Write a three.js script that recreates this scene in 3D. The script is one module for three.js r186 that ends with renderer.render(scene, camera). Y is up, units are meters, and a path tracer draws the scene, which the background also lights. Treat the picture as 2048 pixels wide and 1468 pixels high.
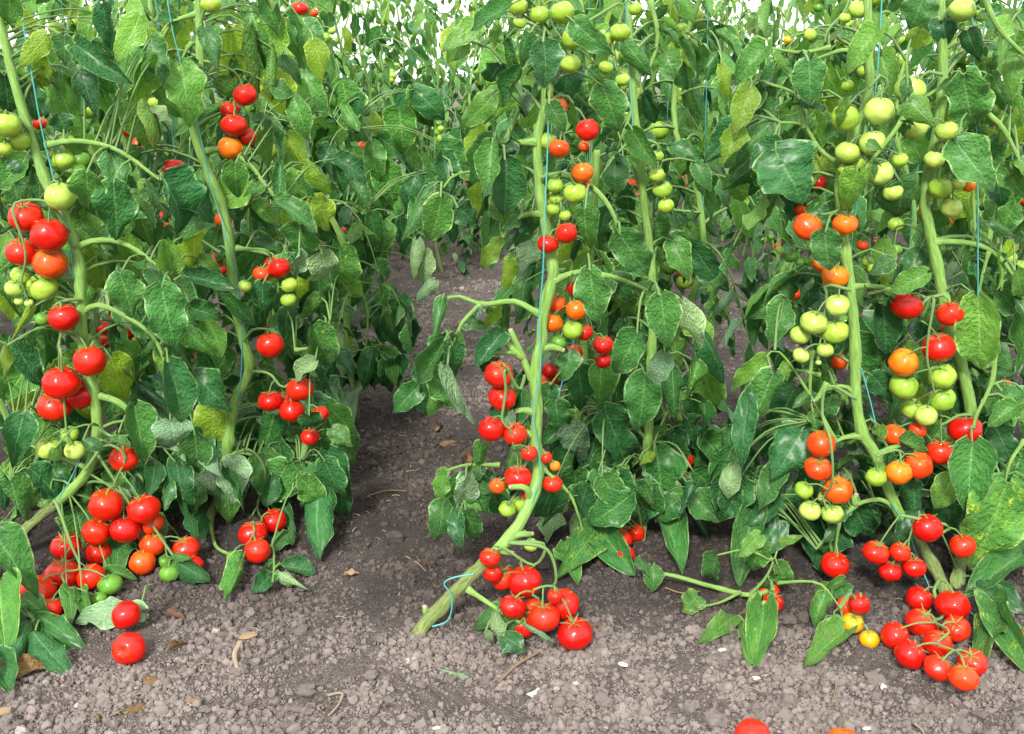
import * as THREE from 'three';
import { mergeGeometries } from 'three/addons/utils/BufferGeometryUtils.js';
import { createNoise2D, createNoise3D } from 'simplex-noise';

// ------------------------------------------------------------------ camera, sky, sun, exposure
const scene = new THREE.Scene();
const FOCAL = 1967, MIDX = 1024, MIDY = 734, EYE = 1.09, PITCH = 16.5 * Math.PI / 180;
const camera = new THREE.PerspectiveCamera(2 * Math.atan(734 / FOCAL) * 180 / Math.PI, 2048 / 1468, 0.05, 400);
camera.position.set(0, EYE, 0);
camera.rotation.set(-PITCH, 0, 0);
scene.add(camera);

const SKY_LEVEL = 0.52;
{ // bright, even overcast light, as under milky film: a little brighter overhead than at the horizon
  const W = 64, Hh = 32, d = new Float32Array(W * Hh * 4);
  for (let j = 0; j < Hh; j++) for (let i = 0; i < W; i++) {
    const el = Math.sin(((j + 0.5) / Hh - 0.5) * Math.PI);
    const k = SKY_LEVEL * (el > 0 ? 0.78 + 0.4 * el : 0.78);
    const o = (j * W + i) * 4; d[o] = k; d[o + 1] = k * 1.0; d[o + 2] = k * 1.0; d[o + 3] = 1;
  }
  const t = new THREE.DataTexture(d, W, Hh, THREE.RGBAFormat, THREE.FloatType);
  t.mapping = THREE.EquirectangularReflectionMapping; t.magFilter = t.minFilter = THREE.LinearFilter; t.needsUpdate = true;
  scene.background = t; scene.environment = t;
}
const sun = new THREE.DirectionalLight(new THREE.Color(1, 0.965, 0.9), 1.5);
sun.position.set(-1.4, 5.0, 3.2); sun.target.position.set(0, 0, -2.4);
sun.castShadow = true; sun.shadow.radius = 20; sun.shadow.mapSize.set(2048, 2048);
Object.assign(sun.shadow.camera, { left: -8, right: 8, top: 8, bottom: -8, near: 0.1, far: 40 });
scene.add(sun, sun.target);

const renderer = new THREE.WebGLRenderer({ antialias: true });
renderer.setSize(1024, 734);
renderer.toneMapping = THREE.LinearToneMapping;
renderer.toneMappingExposure = 5.2;
renderer.shadowMap.enabled = true;
renderer.shadowMap.type = THREE.PCFSoftShadowMap;

// ------------------------------------------------------------------ small tools
function rng(seed) { let a = seed >>> 0; return () => { a = (a + 0x6D2B79F5) | 0; let t = Math.imul(a ^ (a >>> 15), 1 | a); t = (t + Math.imul(t ^ (t >>> 7), 61 | t)) ^ t; return ((t ^ (t >>> 14)) >>> 0) / 4294967296; }; }
const R0 = rng(20240607);
const rr = (a, b, r = R0) => a + (b - a) * r();
const pick = (a, r = R0) => a[Math.floor(r() * a.length)];
const n2 = createNoise2D(rng(11)), n2b = createNoise2D(rng(12)), n3 = createNoise3D(rng(13));
const V = (x = 0, y = 0, z = 0) => new THREE.Vector3(x, y, z);
const lerp = (a, b, t) => a + (b - a) * t, clamp = (x, a = 0, b = 1) => Math.min(b, Math.max(a, x));
const smooth = (a, b, x) => { const t = clamp((x - a) / (b - a)); return t * t * (3 - 2 * t); };
const sC = Math.cos(PITCH), sS = Math.sin(PITCH);
// where the sight line through a point of the 2048 x 1468 picture meets a vertical plane Z metres ahead, or a level Y above the ground
function sight(px, py) { const x = (px - MIDX) / FOCAL, y = -(py - MIDY) / FOCAL; return V(x, y * sC - sS, -(sC + y * sS)); }
function atZ(px, py, Z) { const d = sight(px, py); return d.multiplyScalar(Z / -d.z).add(camera.position); }
function atY(px, py, Y) { const d = sight(px, py); return d.multiplyScalar((Y - EYE) / d.y).add(camera.position); }
const depthOf = (p) => (EYE - p.y) * sS - p.z * sC;
function groundHeight(x, z) {
  const bed = 0.014 * smooth(0.16, 0.3, Math.abs(((x + 0.27 + 0.5 * 1.0 + 100) % 1.0) - 0.5));
  return 0.02 * n2(x * 1.1, z * 1.1) * 0.5 + 0.009 * n2(x * 4.3 + 9, z * 4.3) + 0.004 * n2b(x * 13, z * 13) + bed * 0.6 - 0.008;
}
function place(px, py, Z, lift = 0.01) { const p = atZ(px, py, Z); const g = groundHeight(p.x, p.z) + lift; return p.y < g ? atY(px, py, Math.max(g, 0.004)) : p; }

const taken = {};
function numbered(name) { const n = taken[name] = (taken[name] ?? -1) + 1; return n ? `${name}_${String(n).padStart(3, '0')}` : name; }
function shade(o) { o.traverse((m) => { if (m.isMesh) { m.castShadow = m.receiveShadow = true; } }); return o; }
function thing(o, name, label, category, group) { o.name = numbered(name); o.userData = { label, category }; if (group) o.userData.group = group; scene.add(o); return o; }
function part(name, geo, mat, parent) { const m = new THREE.Mesh(geo, mat); m.name = name; m.castShadow = m.receiveShadow = true; parent.add(m); return m; }

// tapered tube through points; radius(t) in metres; slightly uneven
function tube(points, radius, { sides = 7, step = 0.02, rough = 0.06, cap = true, seed = 1 } = {}) {
  const curve = points.length > 2 ? new THREE.CatmullRomCurve3(points, false, 'centripetal') : new THREE.LineCurve3(points[0], points[1]);
  const len = curve.getLength(), n = Math.max(2, Math.min(120, Math.ceil(len / step)));
  const fr = curve.computeFrenetFrames(n, false), pos = [], uv = [], idx = [];
  for (let i = 0; i <= n; i++) {
    const t = i / n, p = curve.getPointAt(t), r0 = typeof radius === 'number' ? radius : radius(t);
    for (let k = 0; k <= sides; k++) {
      const a = (k % sides) / sides * Math.PI * 2, r = r0 * (1 + rough * 0.6 * Math.cos(a * 5 + t * len * 2) + rough * n3(Math.cos(a) * 0.8 + seed, Math.sin(a) * 0.8, t * len * 26));
      pos.push(p.x + r * (fr.normals[i].x * Math.cos(a) + fr.binormals[i].x * Math.sin(a)), p.y + r * (fr.normals[i].y * Math.cos(a) + fr.binormals[i].y * Math.sin(a)), p.z + r * (fr.normals[i].z * Math.cos(a) + fr.binormals[i].z * Math.sin(a)));
      uv.push(k / sides * 0.08, t * len);
    }
  }
  const w = sides + 1;
  for (let i = 0; i < n; i++) for (let k = 0; k < sides; k++) { const a = i * w + k, b = a + 1, c = a + w, d = c + 1; idx.push(a, b, c, b, d, c); }
  if (cap) for (const e of [0, n]) { const p = curve.getPointAt(e / n), c = pos.length / 3; pos.push(p.x, p.y, p.z); uv.push(0.04, e ? len : 0); for (let k = 0; k < sides; k++) idx.push(c, e * w + (e ? k : k + 1), e * w + (e ? k + 1 : k)); }
  const g = new THREE.BufferGeometry();
  g.setAttribute('position', new THREE.Float32BufferAttribute(pos, 3)); g.setAttribute('uv', new THREE.Float32BufferAttribute(uv, 2)); g.setIndex(idx); g.computeVertexNormals();
  return g;
}

// ------------------------------------------------------------------ textures
function texture(w, h, fn, { srgb = true, repeat = false } = {}) {
  const d = new Uint8Array(w * h * 4);
  for (let j = 0; j < h; j++) for (let i = 0; i < w; i++) { const c = fn((i + 0.5) / w, (j + 0.5) / h), o = (j * w + i) * 4; d[o] = clamp(c[0]) * 255; d[o + 1] = clamp(c[1]) * 255; d[o + 2] = clamp(c[2]) * 255; d[o + 3] = 255; }
  const t = new THREE.DataTexture(d, w, h, THREE.RGBAFormat);
  t.magFilter = THREE.LinearFilter; t.minFilter = THREE.LinearMipmapLinearFilter; t.generateMipmaps = true;
  if (srgb) t.colorSpace = THREE.SRGBColorSpace;
  if (repeat) t.wrapS = t.wrapT = THREE.RepeatWrapping;
  t.needsUpdate = true; return t;
}
const mixc = (a, b, t) => [lerp(a[0], b[0], t), lerp(a[1], b[1], t), lerp(a[2], b[2], t)];
const hx = (h) => [(h >> 16 & 255) / 255, (h >> 8 & 255) / 255, (h & 255) / 255];

// side veins of a leaflet in its own coordinates: u across from margin to margin, v from stalk to tip
function veinField(u, v) {
  const s = (u - 0.5) * 2, a = Math.abs(s), side = s < 0 ? 0.35 : 0;
  const mid = Math.exp(-((s / (0.035 + 0.03 * (1 - v))) ** 2));
  const q = (v - 0.2 * a ** 1.3 - 0.045 * n2(a * 2.4 + side * 9, v * 4)) * 7.5 + side;
  const f = Math.abs(q - Math.round(q)), lat = Math.exp(-((f / 0.075) ** 2)) * (1 - 0.5 * a);
  const cell = n2(u * 16 + 3, v * 30 + side), net = Math.exp(-((cell / 0.16) ** 2)) * 0.35;
  return { mid, lat, net, pucker: 1 - Math.exp(-((f / 0.26) ** 2)), a };
}
const leafBump = texture(384, 512, (u, v) => { const f = veinField(u, v); const h = 0.3 + 0.3 * f.pucker * (1 - f.mid) - 0.22 * f.net - 0.2 * f.mid + 0.2 * n2(u * 9, v * 15) + 0.14 * n2b(u * 22, v * 36); return [h, h, h]; }, { srgb: false });
// kinds: blade colour, vein colour, margin colour, then how much yellow mottling and brown scorching
function leafMap(seed, blade, blade2, vein, margin, mottle, scorch) {
  const B = hx(blade), B2 = hx(blade2), Ve = hx(vein), M = hx(margin), Y = hx(0xb9bf2e), Br = hx(0x9a7440);
  return texture(256, 384, (u, v) => {
    const f = veinField(u, v), big = 0.5 + 0.5 * n2(u * 2.2 + seed, v * 3.1 + seed), fine = n2b(u * 40 + seed, v * 60);
    let c = mixc(B, B2, clamp(big * 0.9 + fine * 0.12));
    c = mixc(c, Ve, clamp(f.mid * 0.7 + f.lat * 0.2 * (0.6 + 0.5 * n2(u * 5, v * 5 + seed)) + f.net * 0.22));
    if (mottle) { const m = n2(u * 3 + seed * 3, v * 3.6), sp = n2b(u * 15 + seed, v * 26 + seed); const k = smooth(0.1, 0.75, m * 0.75 + sp * 0.5 + mottle - 0.55) * (1 - 0.85 * f.lat) * (1 - f.mid) * (0.3 + 0.7 * f.pucker); c = mixc(c, Y, k * 0.75); }
    const e = smooth(0.87, 0.96, f.a + 0.03 * n2(v * 14, seed)); c = mixc(c, M, e * clamp(0.6 + 0.8 * n2b(v * 6 + (u > 0.5 ? 4 : 0), seed)) * 0.72);
    if (scorch) { const k = smooth(0.0, 0.5, (f.a - 0.7) * 1.8 + (v - 0.75) * 1.6 + 0.55 * n2(u * 5 + seed, v * 7) + scorch - 0.55); c = mixc(c, Br, k); }
    return [c[0] * (1 + 0.05 * fine), c[1] * (1 + 0.05 * fine), c[2] * (1 + 0.05 * fine)];
  });
}
function leafMaterial(map, through, coat = 0.3, coatRough = 0.37) {
  return new THREE.MeshPhysicalMaterial({ map, bumpMap: leafBump, bumpScale: 0.0075, roughness: 0.95, clearcoat: coat, clearcoatRoughness: coatRough, transmission: through, thickness: 0, side: THREE.DoubleSide, specularIntensity: 0.12 });
}
const LEAF = {
  deep: leafMaterial(leafMap(1, 0x2b5f30, 0x3a7136, 0x66965a, 0xa6c184, 0, 0), 0.22, 0.42, 0.36),  // dark green blade, darkened further for the shade inside the plants
  mid: leafMaterial(leafMap(2, 0x417a36, 0x54893d, 0x7eab62, 0xbacd8e, 0, 0), 0.3),
  fresh: leafMaterial(leafMap(3, 0x66a03e, 0x7cae46, 0xa0c46c, 0xcbd994, 0.06, 0), 0.42),
  lime: leafMaterial(leafMap(4, 0x82ad30, 0x97b937, 0xb0c95a, 0xd2dc84, 0.12, 0), 0.48, 0.3),  // yellow-green lightened to stand in for light coming through backlit leaves
  mottled: leafMaterial(leafMap(5, 0x3c7234, 0x55853a, 0x709e52, 0xb6c17c, 0.4, 0.05), 0.3),
  scorched: leafMaterial(leafMap(6, 0x508538, 0x70953e, 0x88a556, 0xb89e60, 0.3, 0.42), 0.34),
  pale: leafMaterial(leafMap(7, 0x7c9f74, 0x88a97b, 0xa4be94, 0xc0cfa8, 0, 0), 0.25, 0.15, 0.6),
  dry: leafMaterial(leafMap(8, 0x7c603c, 0x8f7450, 0x9e8764, 0x6e5434, 0, 0), 0.15, 0.02, 0.8),
};
const LEAFSET = {}; // a little darker, lighter, yellower or bluer from leaf to leaf
for (const k in LEAF) LEAFSET[k] = [[1, 1, 1], [0.74, 0.78, 0.8], [1.14, 1.1, 0.9], [0.86, 0.95, 1.0]].map((c) => { const m = LEAF[k].clone(); m.color.setRGB(...c.map((q) => Math.min(1.2, q))); return m; });
const leafOf = (tone, r) => pick(LEAFSET[tone], r);
const stemMap = texture(128, 512, (u, v) => { const f = n2(u * 7, v * 3), g = n2b(u * 12, v * 9), q = n2(u * 40, v * 70); return mixc(mixc(hx(0x668d38), hx(0x7c9e4c), clamp(0.5 + 0.6 * f)), hx(0x50762e), clamp(0.2 + 0.5 * g + 0.15 * q)); }, { repeat: true });
stemMap.repeat.set(12, 2.5);
const fuzz = texture(256, 256, (u, v) => { const h = 0.5 + 0.3 * n2(u * 60, v * 60) + 0.2 * n2b(u * 20, v * 20); return [h, h, h]; }, { srgb: false, repeat: true });
fuzz.repeat.set(14, 6);
const STEM = new THREE.MeshPhysicalMaterial({ map: stemMap, bumpMap: fuzz, bumpScale: 0.0012, roughness: 0.62, sheen: 0.35, sheenRoughness: 0.5, sheenColor: new THREE.Color(0.6, 0.75, 0.45) });
const oldMap = texture(128, 512, (u, v) => { const f = n2(u * 6, v * 5), g = n2b(u * 14, v * 16), q = n2(u * 40, v * 80); return mixc(mixc(hx(0x5d7636), hx(0x75884a), clamp(0.5 + 0.6 * f)), hx(0x5f5638), clamp(0.05 + 0.9 * g + 0.25 * q)); }, { repeat: true });
oldMap.repeat.set(12, 2.5);
const OLDSTEM = new THREE.MeshStandardMaterial({ map: oldMap, bumpMap: fuzz, bumpScale: 0.003, roughness: 0.8 });
const STALK = new THREE.MeshPhysicalMaterial({ color: new THREE.Color().setRGB(0.1, 0.19, 0.045), bumpMap: fuzz, bumpScale: 0.0006, roughness: 0.6, sheen: 0.3, sheenRoughness: 0.5, sheenColor: new THREE.Color(0.6, 0.75, 0.45) });
const SEPAL = new THREE.MeshStandardMaterial({ color: new THREE.Color().setRGB(0.07, 0.15, 0.03), roughness: 0.7, side: THREE.DoubleSide });
const CUT = new THREE.MeshStandardMaterial({ color: new THREE.Color().setRGB(0.26, 0.22, 0.14), roughness: 0.9 });
const TWINE = new THREE.MeshStandardMaterial({ color: new THREE.Color().setRGB(0.05, 0.26, 0.26), roughness: 0.5 });

const dimple = texture(256, 128, (u, v) => { const x = Math.cos(u * 6.2832), y = Math.sin(u * 6.2832), d = n3(x * 14, y * 14, v * 30), h = 0.45 + 0.12 * n3(x * 4, y * 4, v * 7) + 0.5 * smooth(0.6, 0.8, d); return [h, h, h]; }, { srgb: false });
// fruit skins: u round the fruit, v from blossom end (0) to stalk end (1)
function skin(seed, main, top, low, streak) {
  const A = hx(main), T = hx(top), L = hx(low), S = hx(streak);
  return new THREE.MeshPhysicalMaterial({
    map: texture(256, 128, (u, v) => {
      const x = Math.cos(u * 6.2832), y = Math.sin(u * 6.2832), m = n3(x * 1.3 + seed, y * 1.3, v * 2), fl = n3(x * 22, y * 22, v * 40 + seed);
      let c = mixc(A, T, smooth(0.62, 1.0, v + 0.16 * m)); c = mixc(c, L, smooth(0.5, 0.0, v + 0.12 * m) * 0.6);
      const ray = Math.max(0, n2(u * 26, seed * 7 + v * 1.5)); c = mixc(c, S, smooth(0.55, 0.95, v) * ray * 0.6);
      c = mixc(c, S, smooth(0.72, 0.9, fl) * 0.3);
      return c;
    }), roughness: 0.27 + 0.03 * (seed % 4), bumpMap: dimple, bumpScale: 0.0009, clearcoat: 0.22, clearcoatRoughness: 0.1, specularIntensity: 0.36,
  });
}
const SKIN = {
  R: [skin(1, 0xb41408, 0xae1e08, 0xa41008, 0xc23c16), skin(2, 0xa60e07, 0x9e1408, 0x960b06, 0xb63414), skin(3, 0xb81f09, 0xb22c0b, 0xac1608, 0xc24818), skin(13, 0xb01808, 0xb2340c, 0xa21008, 0xc0541a)],
  O: [skin(4, 0xc8540e, 0xbd640f, 0xc43e0b, 0xcf7a1e), skin(5, 0xc2620e, 0xb07818, 0xc44c0c, 0xc88428)],
  Q: [skin(6, 0xc2340d, 0xbe4a0e, 0xba220b, 0xc86218), skin(12, 0xc4400e, 0xb85a12, 0xbd280b, 0xc86c1c)],
  Y: [skin(7, 0xc68c10, 0xba9622, 0xc47a0e, 0xcca636)],
  G: [skin(8, 0x84a034, 0x698c28, 0x91aa42, 0xa8ba62), skin(9, 0x78982e, 0x5c8024, 0x8aa43c, 0x9cb256)],
  P: [skin(10, 0x98ae50, 0x7e9c3c, 0x9fb45a, 0xb6c67c), skin(14, 0x8fa946, 0x759636, 0x98ae50, 0xaebf70)],
  D: [skin(11, 0x52802a, 0x3e6c22, 0x648e34, 0x789c46)],
};
// ------------------------------------------------------------------ leaflets
// a leaflet of length 1 along +y and width 1 along x, its upper face to +z
function leafletGeometry(seed, nu, nv, o = {}) {
  const r = rng(seed * 7919 + 5), roll = o.roll ?? rr(-1.9, 1.9, r), fold = o.fold ?? rr(-0.1, 0.3, r), droop = o.droop ?? rr(0.15, 0.95, r), twist = o.twist ?? rr(-0.8, 0.8, r);
  const lobes = o.lobes ?? rr(0.02, 0.1, r), wave = o.wave ?? rr(0.03, 0.11, r), bend = rr(-0.12, 0.12, r), ph = [rr(0, 6, r), rr(0, 6, r)], fq = [rr(7, 13, r), rr(7, 13, r)], bp = rr(0.36, 0.5, r), tp = rr(0.74, 1.12, r);
  const tm = bp / (bp + tp), norm = tm ** bp * (1 - tm) ** tp, pos = [], uv = [], idx = [];
  for (let j = 0; j <= nv; j++) {
    const t = j / nv, t1 = 0.004 + 0.992 * t, w0 = 0.5 * t1 ** bp * (1 - t1) ** tp / norm;
    const a = (roll || 0.01) * (0.75 + 0.5 * Math.sin(t * 3 + ph[0]));
    const tw = twist * (t - 0.35), zl = -droop * (t - 0.25) * Math.abs(t - 0.25) - 0.05 * Math.sin(t * 5 + ph[1]) * droop;
    for (let i = 0; i <= nu; i++) {
      const s = (i / nu) * 2 - 1, k = s < 0 ? 0 : 1, e = Math.abs(s);
      const w = w0 * (1 + lobes * e * Math.sin(fq[k] * t + ph[k]) + 0.5 * lobes * e * Math.sin(2.3 * fq[k] * t + ph[1 - k]));
      let x = w * Math.sin(a * s) / a, z = -w * (1 - Math.cos(a * s)) / a + fold * w * e;
      z += wave * e * e * Math.sin(fq[k] * 1.3 * t + ph[k] * 2) * Math.min(1, w0 * 3) + 0.02 * n3(s * 2.2 + seed, t * 5.5, seed) * (nu > 5 ? 1.5 : 0.8) + (nu > 5 ? 0.009 * n3(s * 4.5 + seed, t * 10, seed + 4) : 0);
      const y = t - 0.1 * e * e * (1 - t) ** 4, cx = x * Math.cos(tw) - z * Math.sin(tw), cz = x * Math.sin(tw) + z * Math.cos(tw);
      pos.push(cx + bend * (t - t * t), y, cz + zl); uv.push(i / nu, t);
    }
  }
  const W = nu + 1;
  for (let j = 0; j < nv; j++) for (let i = 0; i < nu; i++) { const a = j * W + i; idx.push(a, a + 1, a + W, a + 1, a + W + 1, a + W); }
  const g = new THREE.BufferGeometry();
  g.setAttribute('position', new THREE.Float32BufferAttribute(pos, 3)); g.setAttribute('uv', new THREE.Float32BufferAttribute(uv, 2)); g.setIndex(idx); g.computeVertexNormals();
  return g;
}
const FINE = Array.from({ length: 26 }, (_, i) => leafletGeometry(i + 1, 10, 18, i % 5 === 4 ? { lobes: 0.13, wave: 0.1 } : {}));
const CURLED = Array.from({ length: 6 }, (_, i) => leafletGeometry(60 + i, 8, 12, { roll: (i % 2 ? 1 : -1) * (2.3 + 0.15 * i), wave: 0.12, droop: 0.5 }));
const PLAIN = Array.from({ length: 14 }, (_, i) => leafletGeometry(100 + i, 4, 8));
const SMALL = Array.from({ length: 5 }, (_, i) => leafletGeometry(140 + i, 2, 4));

// puts a leaflet mesh so that it runs from base to tip, w wide, its face turned towards `face` and rolled by `turn`
const m4 = new THREE.Matrix4();
function layLeaf(mesh, base, tip, w, face, turn = 0) {
  const y = tip.clone().sub(base), L = y.length(); y.normalize();
  const z = face.clone().sub(y.clone().multiplyScalar(face.dot(y))).normalize().applyAxisAngle(y, turn), x = y.clone().cross(z);
  m4.makeBasis(x, y, z); mesh.quaternion.setFromRotationMatrix(m4); mesh.position.copy(base); mesh.scale.set(w, L, (w + L) * 0.5);
  return mesh;
}

// lifts a leaf that would dip into the soil until it lies on it
function layOnSoil(mesh) {
  mesh.updateMatrix(); const p = mesh.geometry.attributes.position, v = V(); let low = 1;
  for (let i = 0; i < p.count; i++) { v.fromBufferAttribute(p, i).applyMatrix4(mesh.matrix); low = Math.min(low, v.y - groundHeight(v.x, v.z) - 0.008); }
  if (low < 0) mesh.position.y += Math.min(-low, 0.022);
  return low;
}
// a compound leaf growing along +x from the origin, drooping; returned as a mesh (its stalk) that carries leaflets
function compoundLeaf(seed, mats, { len = 0.34, rise = 0.5, geos = PLAIN, size = 1 } = {}) {
  const r = rng(seed * 31 + 7), pts = [], n = 6, sag = rr(0.7, 1.25, r), swing = rr(-0.25, 0.25, r);
  for (let i = 0; i <= n; i++) { const t = i / n; pts.push(V(len * (t - 0.14 * t * t), len * (rise * t - sag * t * t), len * swing * t * t)); }
  const curve = new THREE.CatmullRomCurve3(pts), leaf = new THREE.Mesh(tube(pts, (t) => 0.0042 * (1 - 0.68 * t), { sides: 5, step: 0.045 }), STALK);
  leaf.name = 'leaf';
  const add = (t, side, L, w) => {
    const p = curve.getPointAt(t), d = curve.getTangentAt(t), out = V(d.x * 0.45, d.y * 0.45 - 0.25, d.z * 0.45).add(V(-d.z, 0, d.x).normalize().multiplyScalar(side)).normalize();
    if (!side) out.copy(d).add(V(0, -0.45, 0)).normalize();
    out.y -= rr(0.05, 0.75, r); out.normalize();
    const base = p.clone().add(out.clone().multiplyScalar(0.012)), up = V(0, 1, 0).add(V(rr(-0.5, 0.9, r), 0, rr(-0.6, 0.6, r)));
    const m = part('leaflet', pick(geos, r), mats(r), leaf);
    layLeaf(m, base, base.clone().add(out.multiplyScalar(L)), w, up, rr(-0.35, 0.35, r));
  };
  add(1, 0, rr(0.105, 0.15, r) * size, rr(0.06, 0.085, r) * size);
  for (const [t, k] of [[0.8, 0.95], [0.52, 0.85], [0.3, 0.5]]) for (const s of [-1, 1]) if (r() < 0.93) { const L = rr(0.085, 0.135, r) * k * size; add(t + rr(-0.05, 0.05, r), s, L, L * rr(0.5, 0.68, r)); }
  return leaf;
}
const tones = (list) => (r) => leafOf(pick(list, r), r);
const LOWTONE = tones(['deep', 'deep', 'deep', 'mid', 'mid', 'mottled', 'deep', 'pale']), MIDTONE = tones(['deep', 'mid', 'mid', 'mid', 'fresh', 'mottled', 'deep']), TOPTONE = tones(['mid', 'mid', 'fresh', 'fresh', 'lime', 'fresh', 'mid', 'scorched']);  // leaf tones by height; shade below and brightness above are put into the colour
const LEAVES = { low: [], mid: [], top: [] };
for (let i = 0; i < 7; i++) {
  LEAVES.low.push(compoundLeaf(i + 1, LOWTONE, { len: rr(0.22, 0.32), rise: 0.25, size: 0.95 }));
  LEAVES.mid.push(compoundLeaf(i + 21, MIDTONE, { len: rr(0.28, 0.38), rise: 0.5 }));
  LEAVES.top.push(compoundLeaf(i + 41, TOPTONE, { len: rr(0.24, 0.34), rise: 0.8, size: 0.95 }));
}

// ------------------------------------------------------------------ fruit (radius 1 round the origin, stalk end at +y)
function fruitGeometry(seed, nw, nh) {
  const r = rng(seed * 101 + 3), flat = rr(0.86, 0.98, r), ribs = Math.floor(rr(4, 7, r)), ra = rr(0.008, 0.045, r), ph = rr(0, 6, r);
  const g = new THREE.SphereGeometry(1, nw, nh), p = g.attributes.position, v = V();
  for (let i = 0; i < p.count; i++) {
    v.fromBufferAttribute(p, i); const a = Math.atan2(v.z, v.x), q = Math.hypot(v.x, v.z), top = smooth(0.1, 1, v.y);
    const k = 1 + ra * Math.cos(a * ribs + ph) * q * (0.4 + top) + 0.055 * n3(v.x * 1.1 + seed * 3, v.y * 1.1, v.z * 1.1);
    let y = v.y * flat; y -= 0.2 * Math.exp(-((q / 0.3) ** 2)) * (v.y > 0 ? 1 : 0); y += 0.03 * Math.exp(-((q / 0.2) ** 2)) * (v.y < 0 ? 1 : 0);
    if (v.y < 0) y *= 0.97;
    p.setXYZ(i, v.x * k, y, v.z * k);
  }
  g.computeVertexNormals();
  { // one normal along the seam
    const n = g.attributes.normal; for (let j = 0; j <= nh; j++) { const a = j * (nw + 1), b = a + nw; const x = n.getX(a) + n.getX(b), y = n.getY(a) + n.getY(b), z = n.getZ(a) + n.getZ(b), l = Math.hypot(x, y, z) || 1; n.setXYZ(a, x / l, y / l, z / l); n.setXYZ(b, x / l, y / l, z / l); }
  }
  return g;
}
const FRUIT = Array.from({ length: 11 }, (_, i) => fruitGeometry(i + 1, 28, 18)), FRUITLOW = Array.from({ length: 2 }, (_, i) => fruitGeometry(i + 31, 12, 8));
// green star on the stalk end: six narrow sepals curling up, in fruit radii
function calyxGeometry(seed) {
  const r = rng(seed + 900), gs = [], c = new THREE.ConeGeometry(0.13, 0.14, 7); c.translate(0, 0.72, 0); gs.push(c.toNonIndexed());
  const n = 5 + (seed % 2);
  for (let k = 0; k < n; k++) {
    const a = k / n * 6.2832 + rr(-0.2, 0.2, r), L = rr(0.5, 0.78, r), up = rr(0.1, 0.55, r), pos = [], idx = [], N = 5;
    for (let j = 0; j <= N; j++) { const t = j / N, q = 0.06 + L * t, y = 0.69 + 0.12 * Math.sin(t * 2.6) + up * t * t * L - (1 - up) * 0.16 * t * t, w = 0.085 * (1 - t * 0.92) + 0.006; for (const s of [-1, 0, 1]) pos.push(Math.cos(a) * q - Math.sin(a) * w * s, y - 0.03 * Math.abs(s), Math.sin(a) * q + Math.cos(a) * w * s); }
    for (let j = 0; j < N; j++) for (let i = 0; i < 2; i++) { const b = j * 3 + i; idx.push(b, b + 3, b + 1, b + 1, b + 3, b + 4); }
    const g = new THREE.BufferGeometry(); g.setAttribute('position', new THREE.Float32BufferAttribute(pos, 3)); g.setAttribute('uv', new THREE.Float32BufferAttribute(new Float32Array(pos.length / 3 * 2), 2)); g.setIndex(idx); g.computeVertexNormals(); gs.push(g.toNonIndexed());
  }
  return mergeGeometries(gs);
}
const CALYX = [0, 1, 2, 3].map(calyxGeometry);
// beads of water sitting on the skin, in fruit radii
const WATER = new THREE.MeshPhysicalMaterial({ color: 0xffffff, roughness: 0.02, transmission: 1, thickness: 0.002, ior: 1.33 });
function beadGeometry(fruit, seed) {
  const r = rng(seed + 300), gs = [], p = fruit.attributes.position, nn = fruit.attributes.normal, q = new THREE.Quaternion();
  for (let k = 0; k < 46; k++) {
    const i = Math.floor(r() * p.count); if (p.getY(i) > 0.8) continue;
    const s = rr(0.018, 0.05, r), g = new THREE.SphereGeometry(s, 6, 4), n = V().fromBufferAttribute(nn, i);
    g.scale(1, 0.75, 1); q.setFromUnitVectors(V(0, 1, 0), n); g.applyQuaternion(q);
    const o = V(rr(-0.06, 0.06, r), rr(-0.06, 0.06, r), rr(-0.06, 0.06, r)); o.addScaledVector(n, -o.dot(n));
    g.translate(p.getX(i) + o.x + n.x * s * 0.15, p.getY(i) + o.y + n.y * s * 0.15, p.getZ(i) + o.z + n.z * s * 0.15); gs.push(g);
  }
  return mergeGeometries(gs);
}
const BEADS = FRUIT.map((f, i) => beadGeometry(f, i));

let fruitCount = 0;
function addFruit(parent, center, R, col, axis, { wet = false, low = false, calyx = true } = {}) {
  const k = fruitCount++, mats = SKIN[col], gi = k % FRUIT.length;
  const m = part('tomato', low ? FRUITLOW[k % 2] : FRUIT[gi], mats[k % mats.length], parent);
  m.position.copy(center); m.scale.setScalar(R);
  m.quaternion.setFromUnitVectors(V(0, 1, 0), axis.clone().normalize()).multiply(new THREE.Quaternion().setFromAxisAngle(V(0, 1, 0), k * 2.4));
  if (calyx) part('calyx', CALYX[k % 4], SEPAL, m);
  if (wet) part('water_beads', BEADS[gi], WATER, m).userData.kind = 'stuff';
  return m;
}
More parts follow.
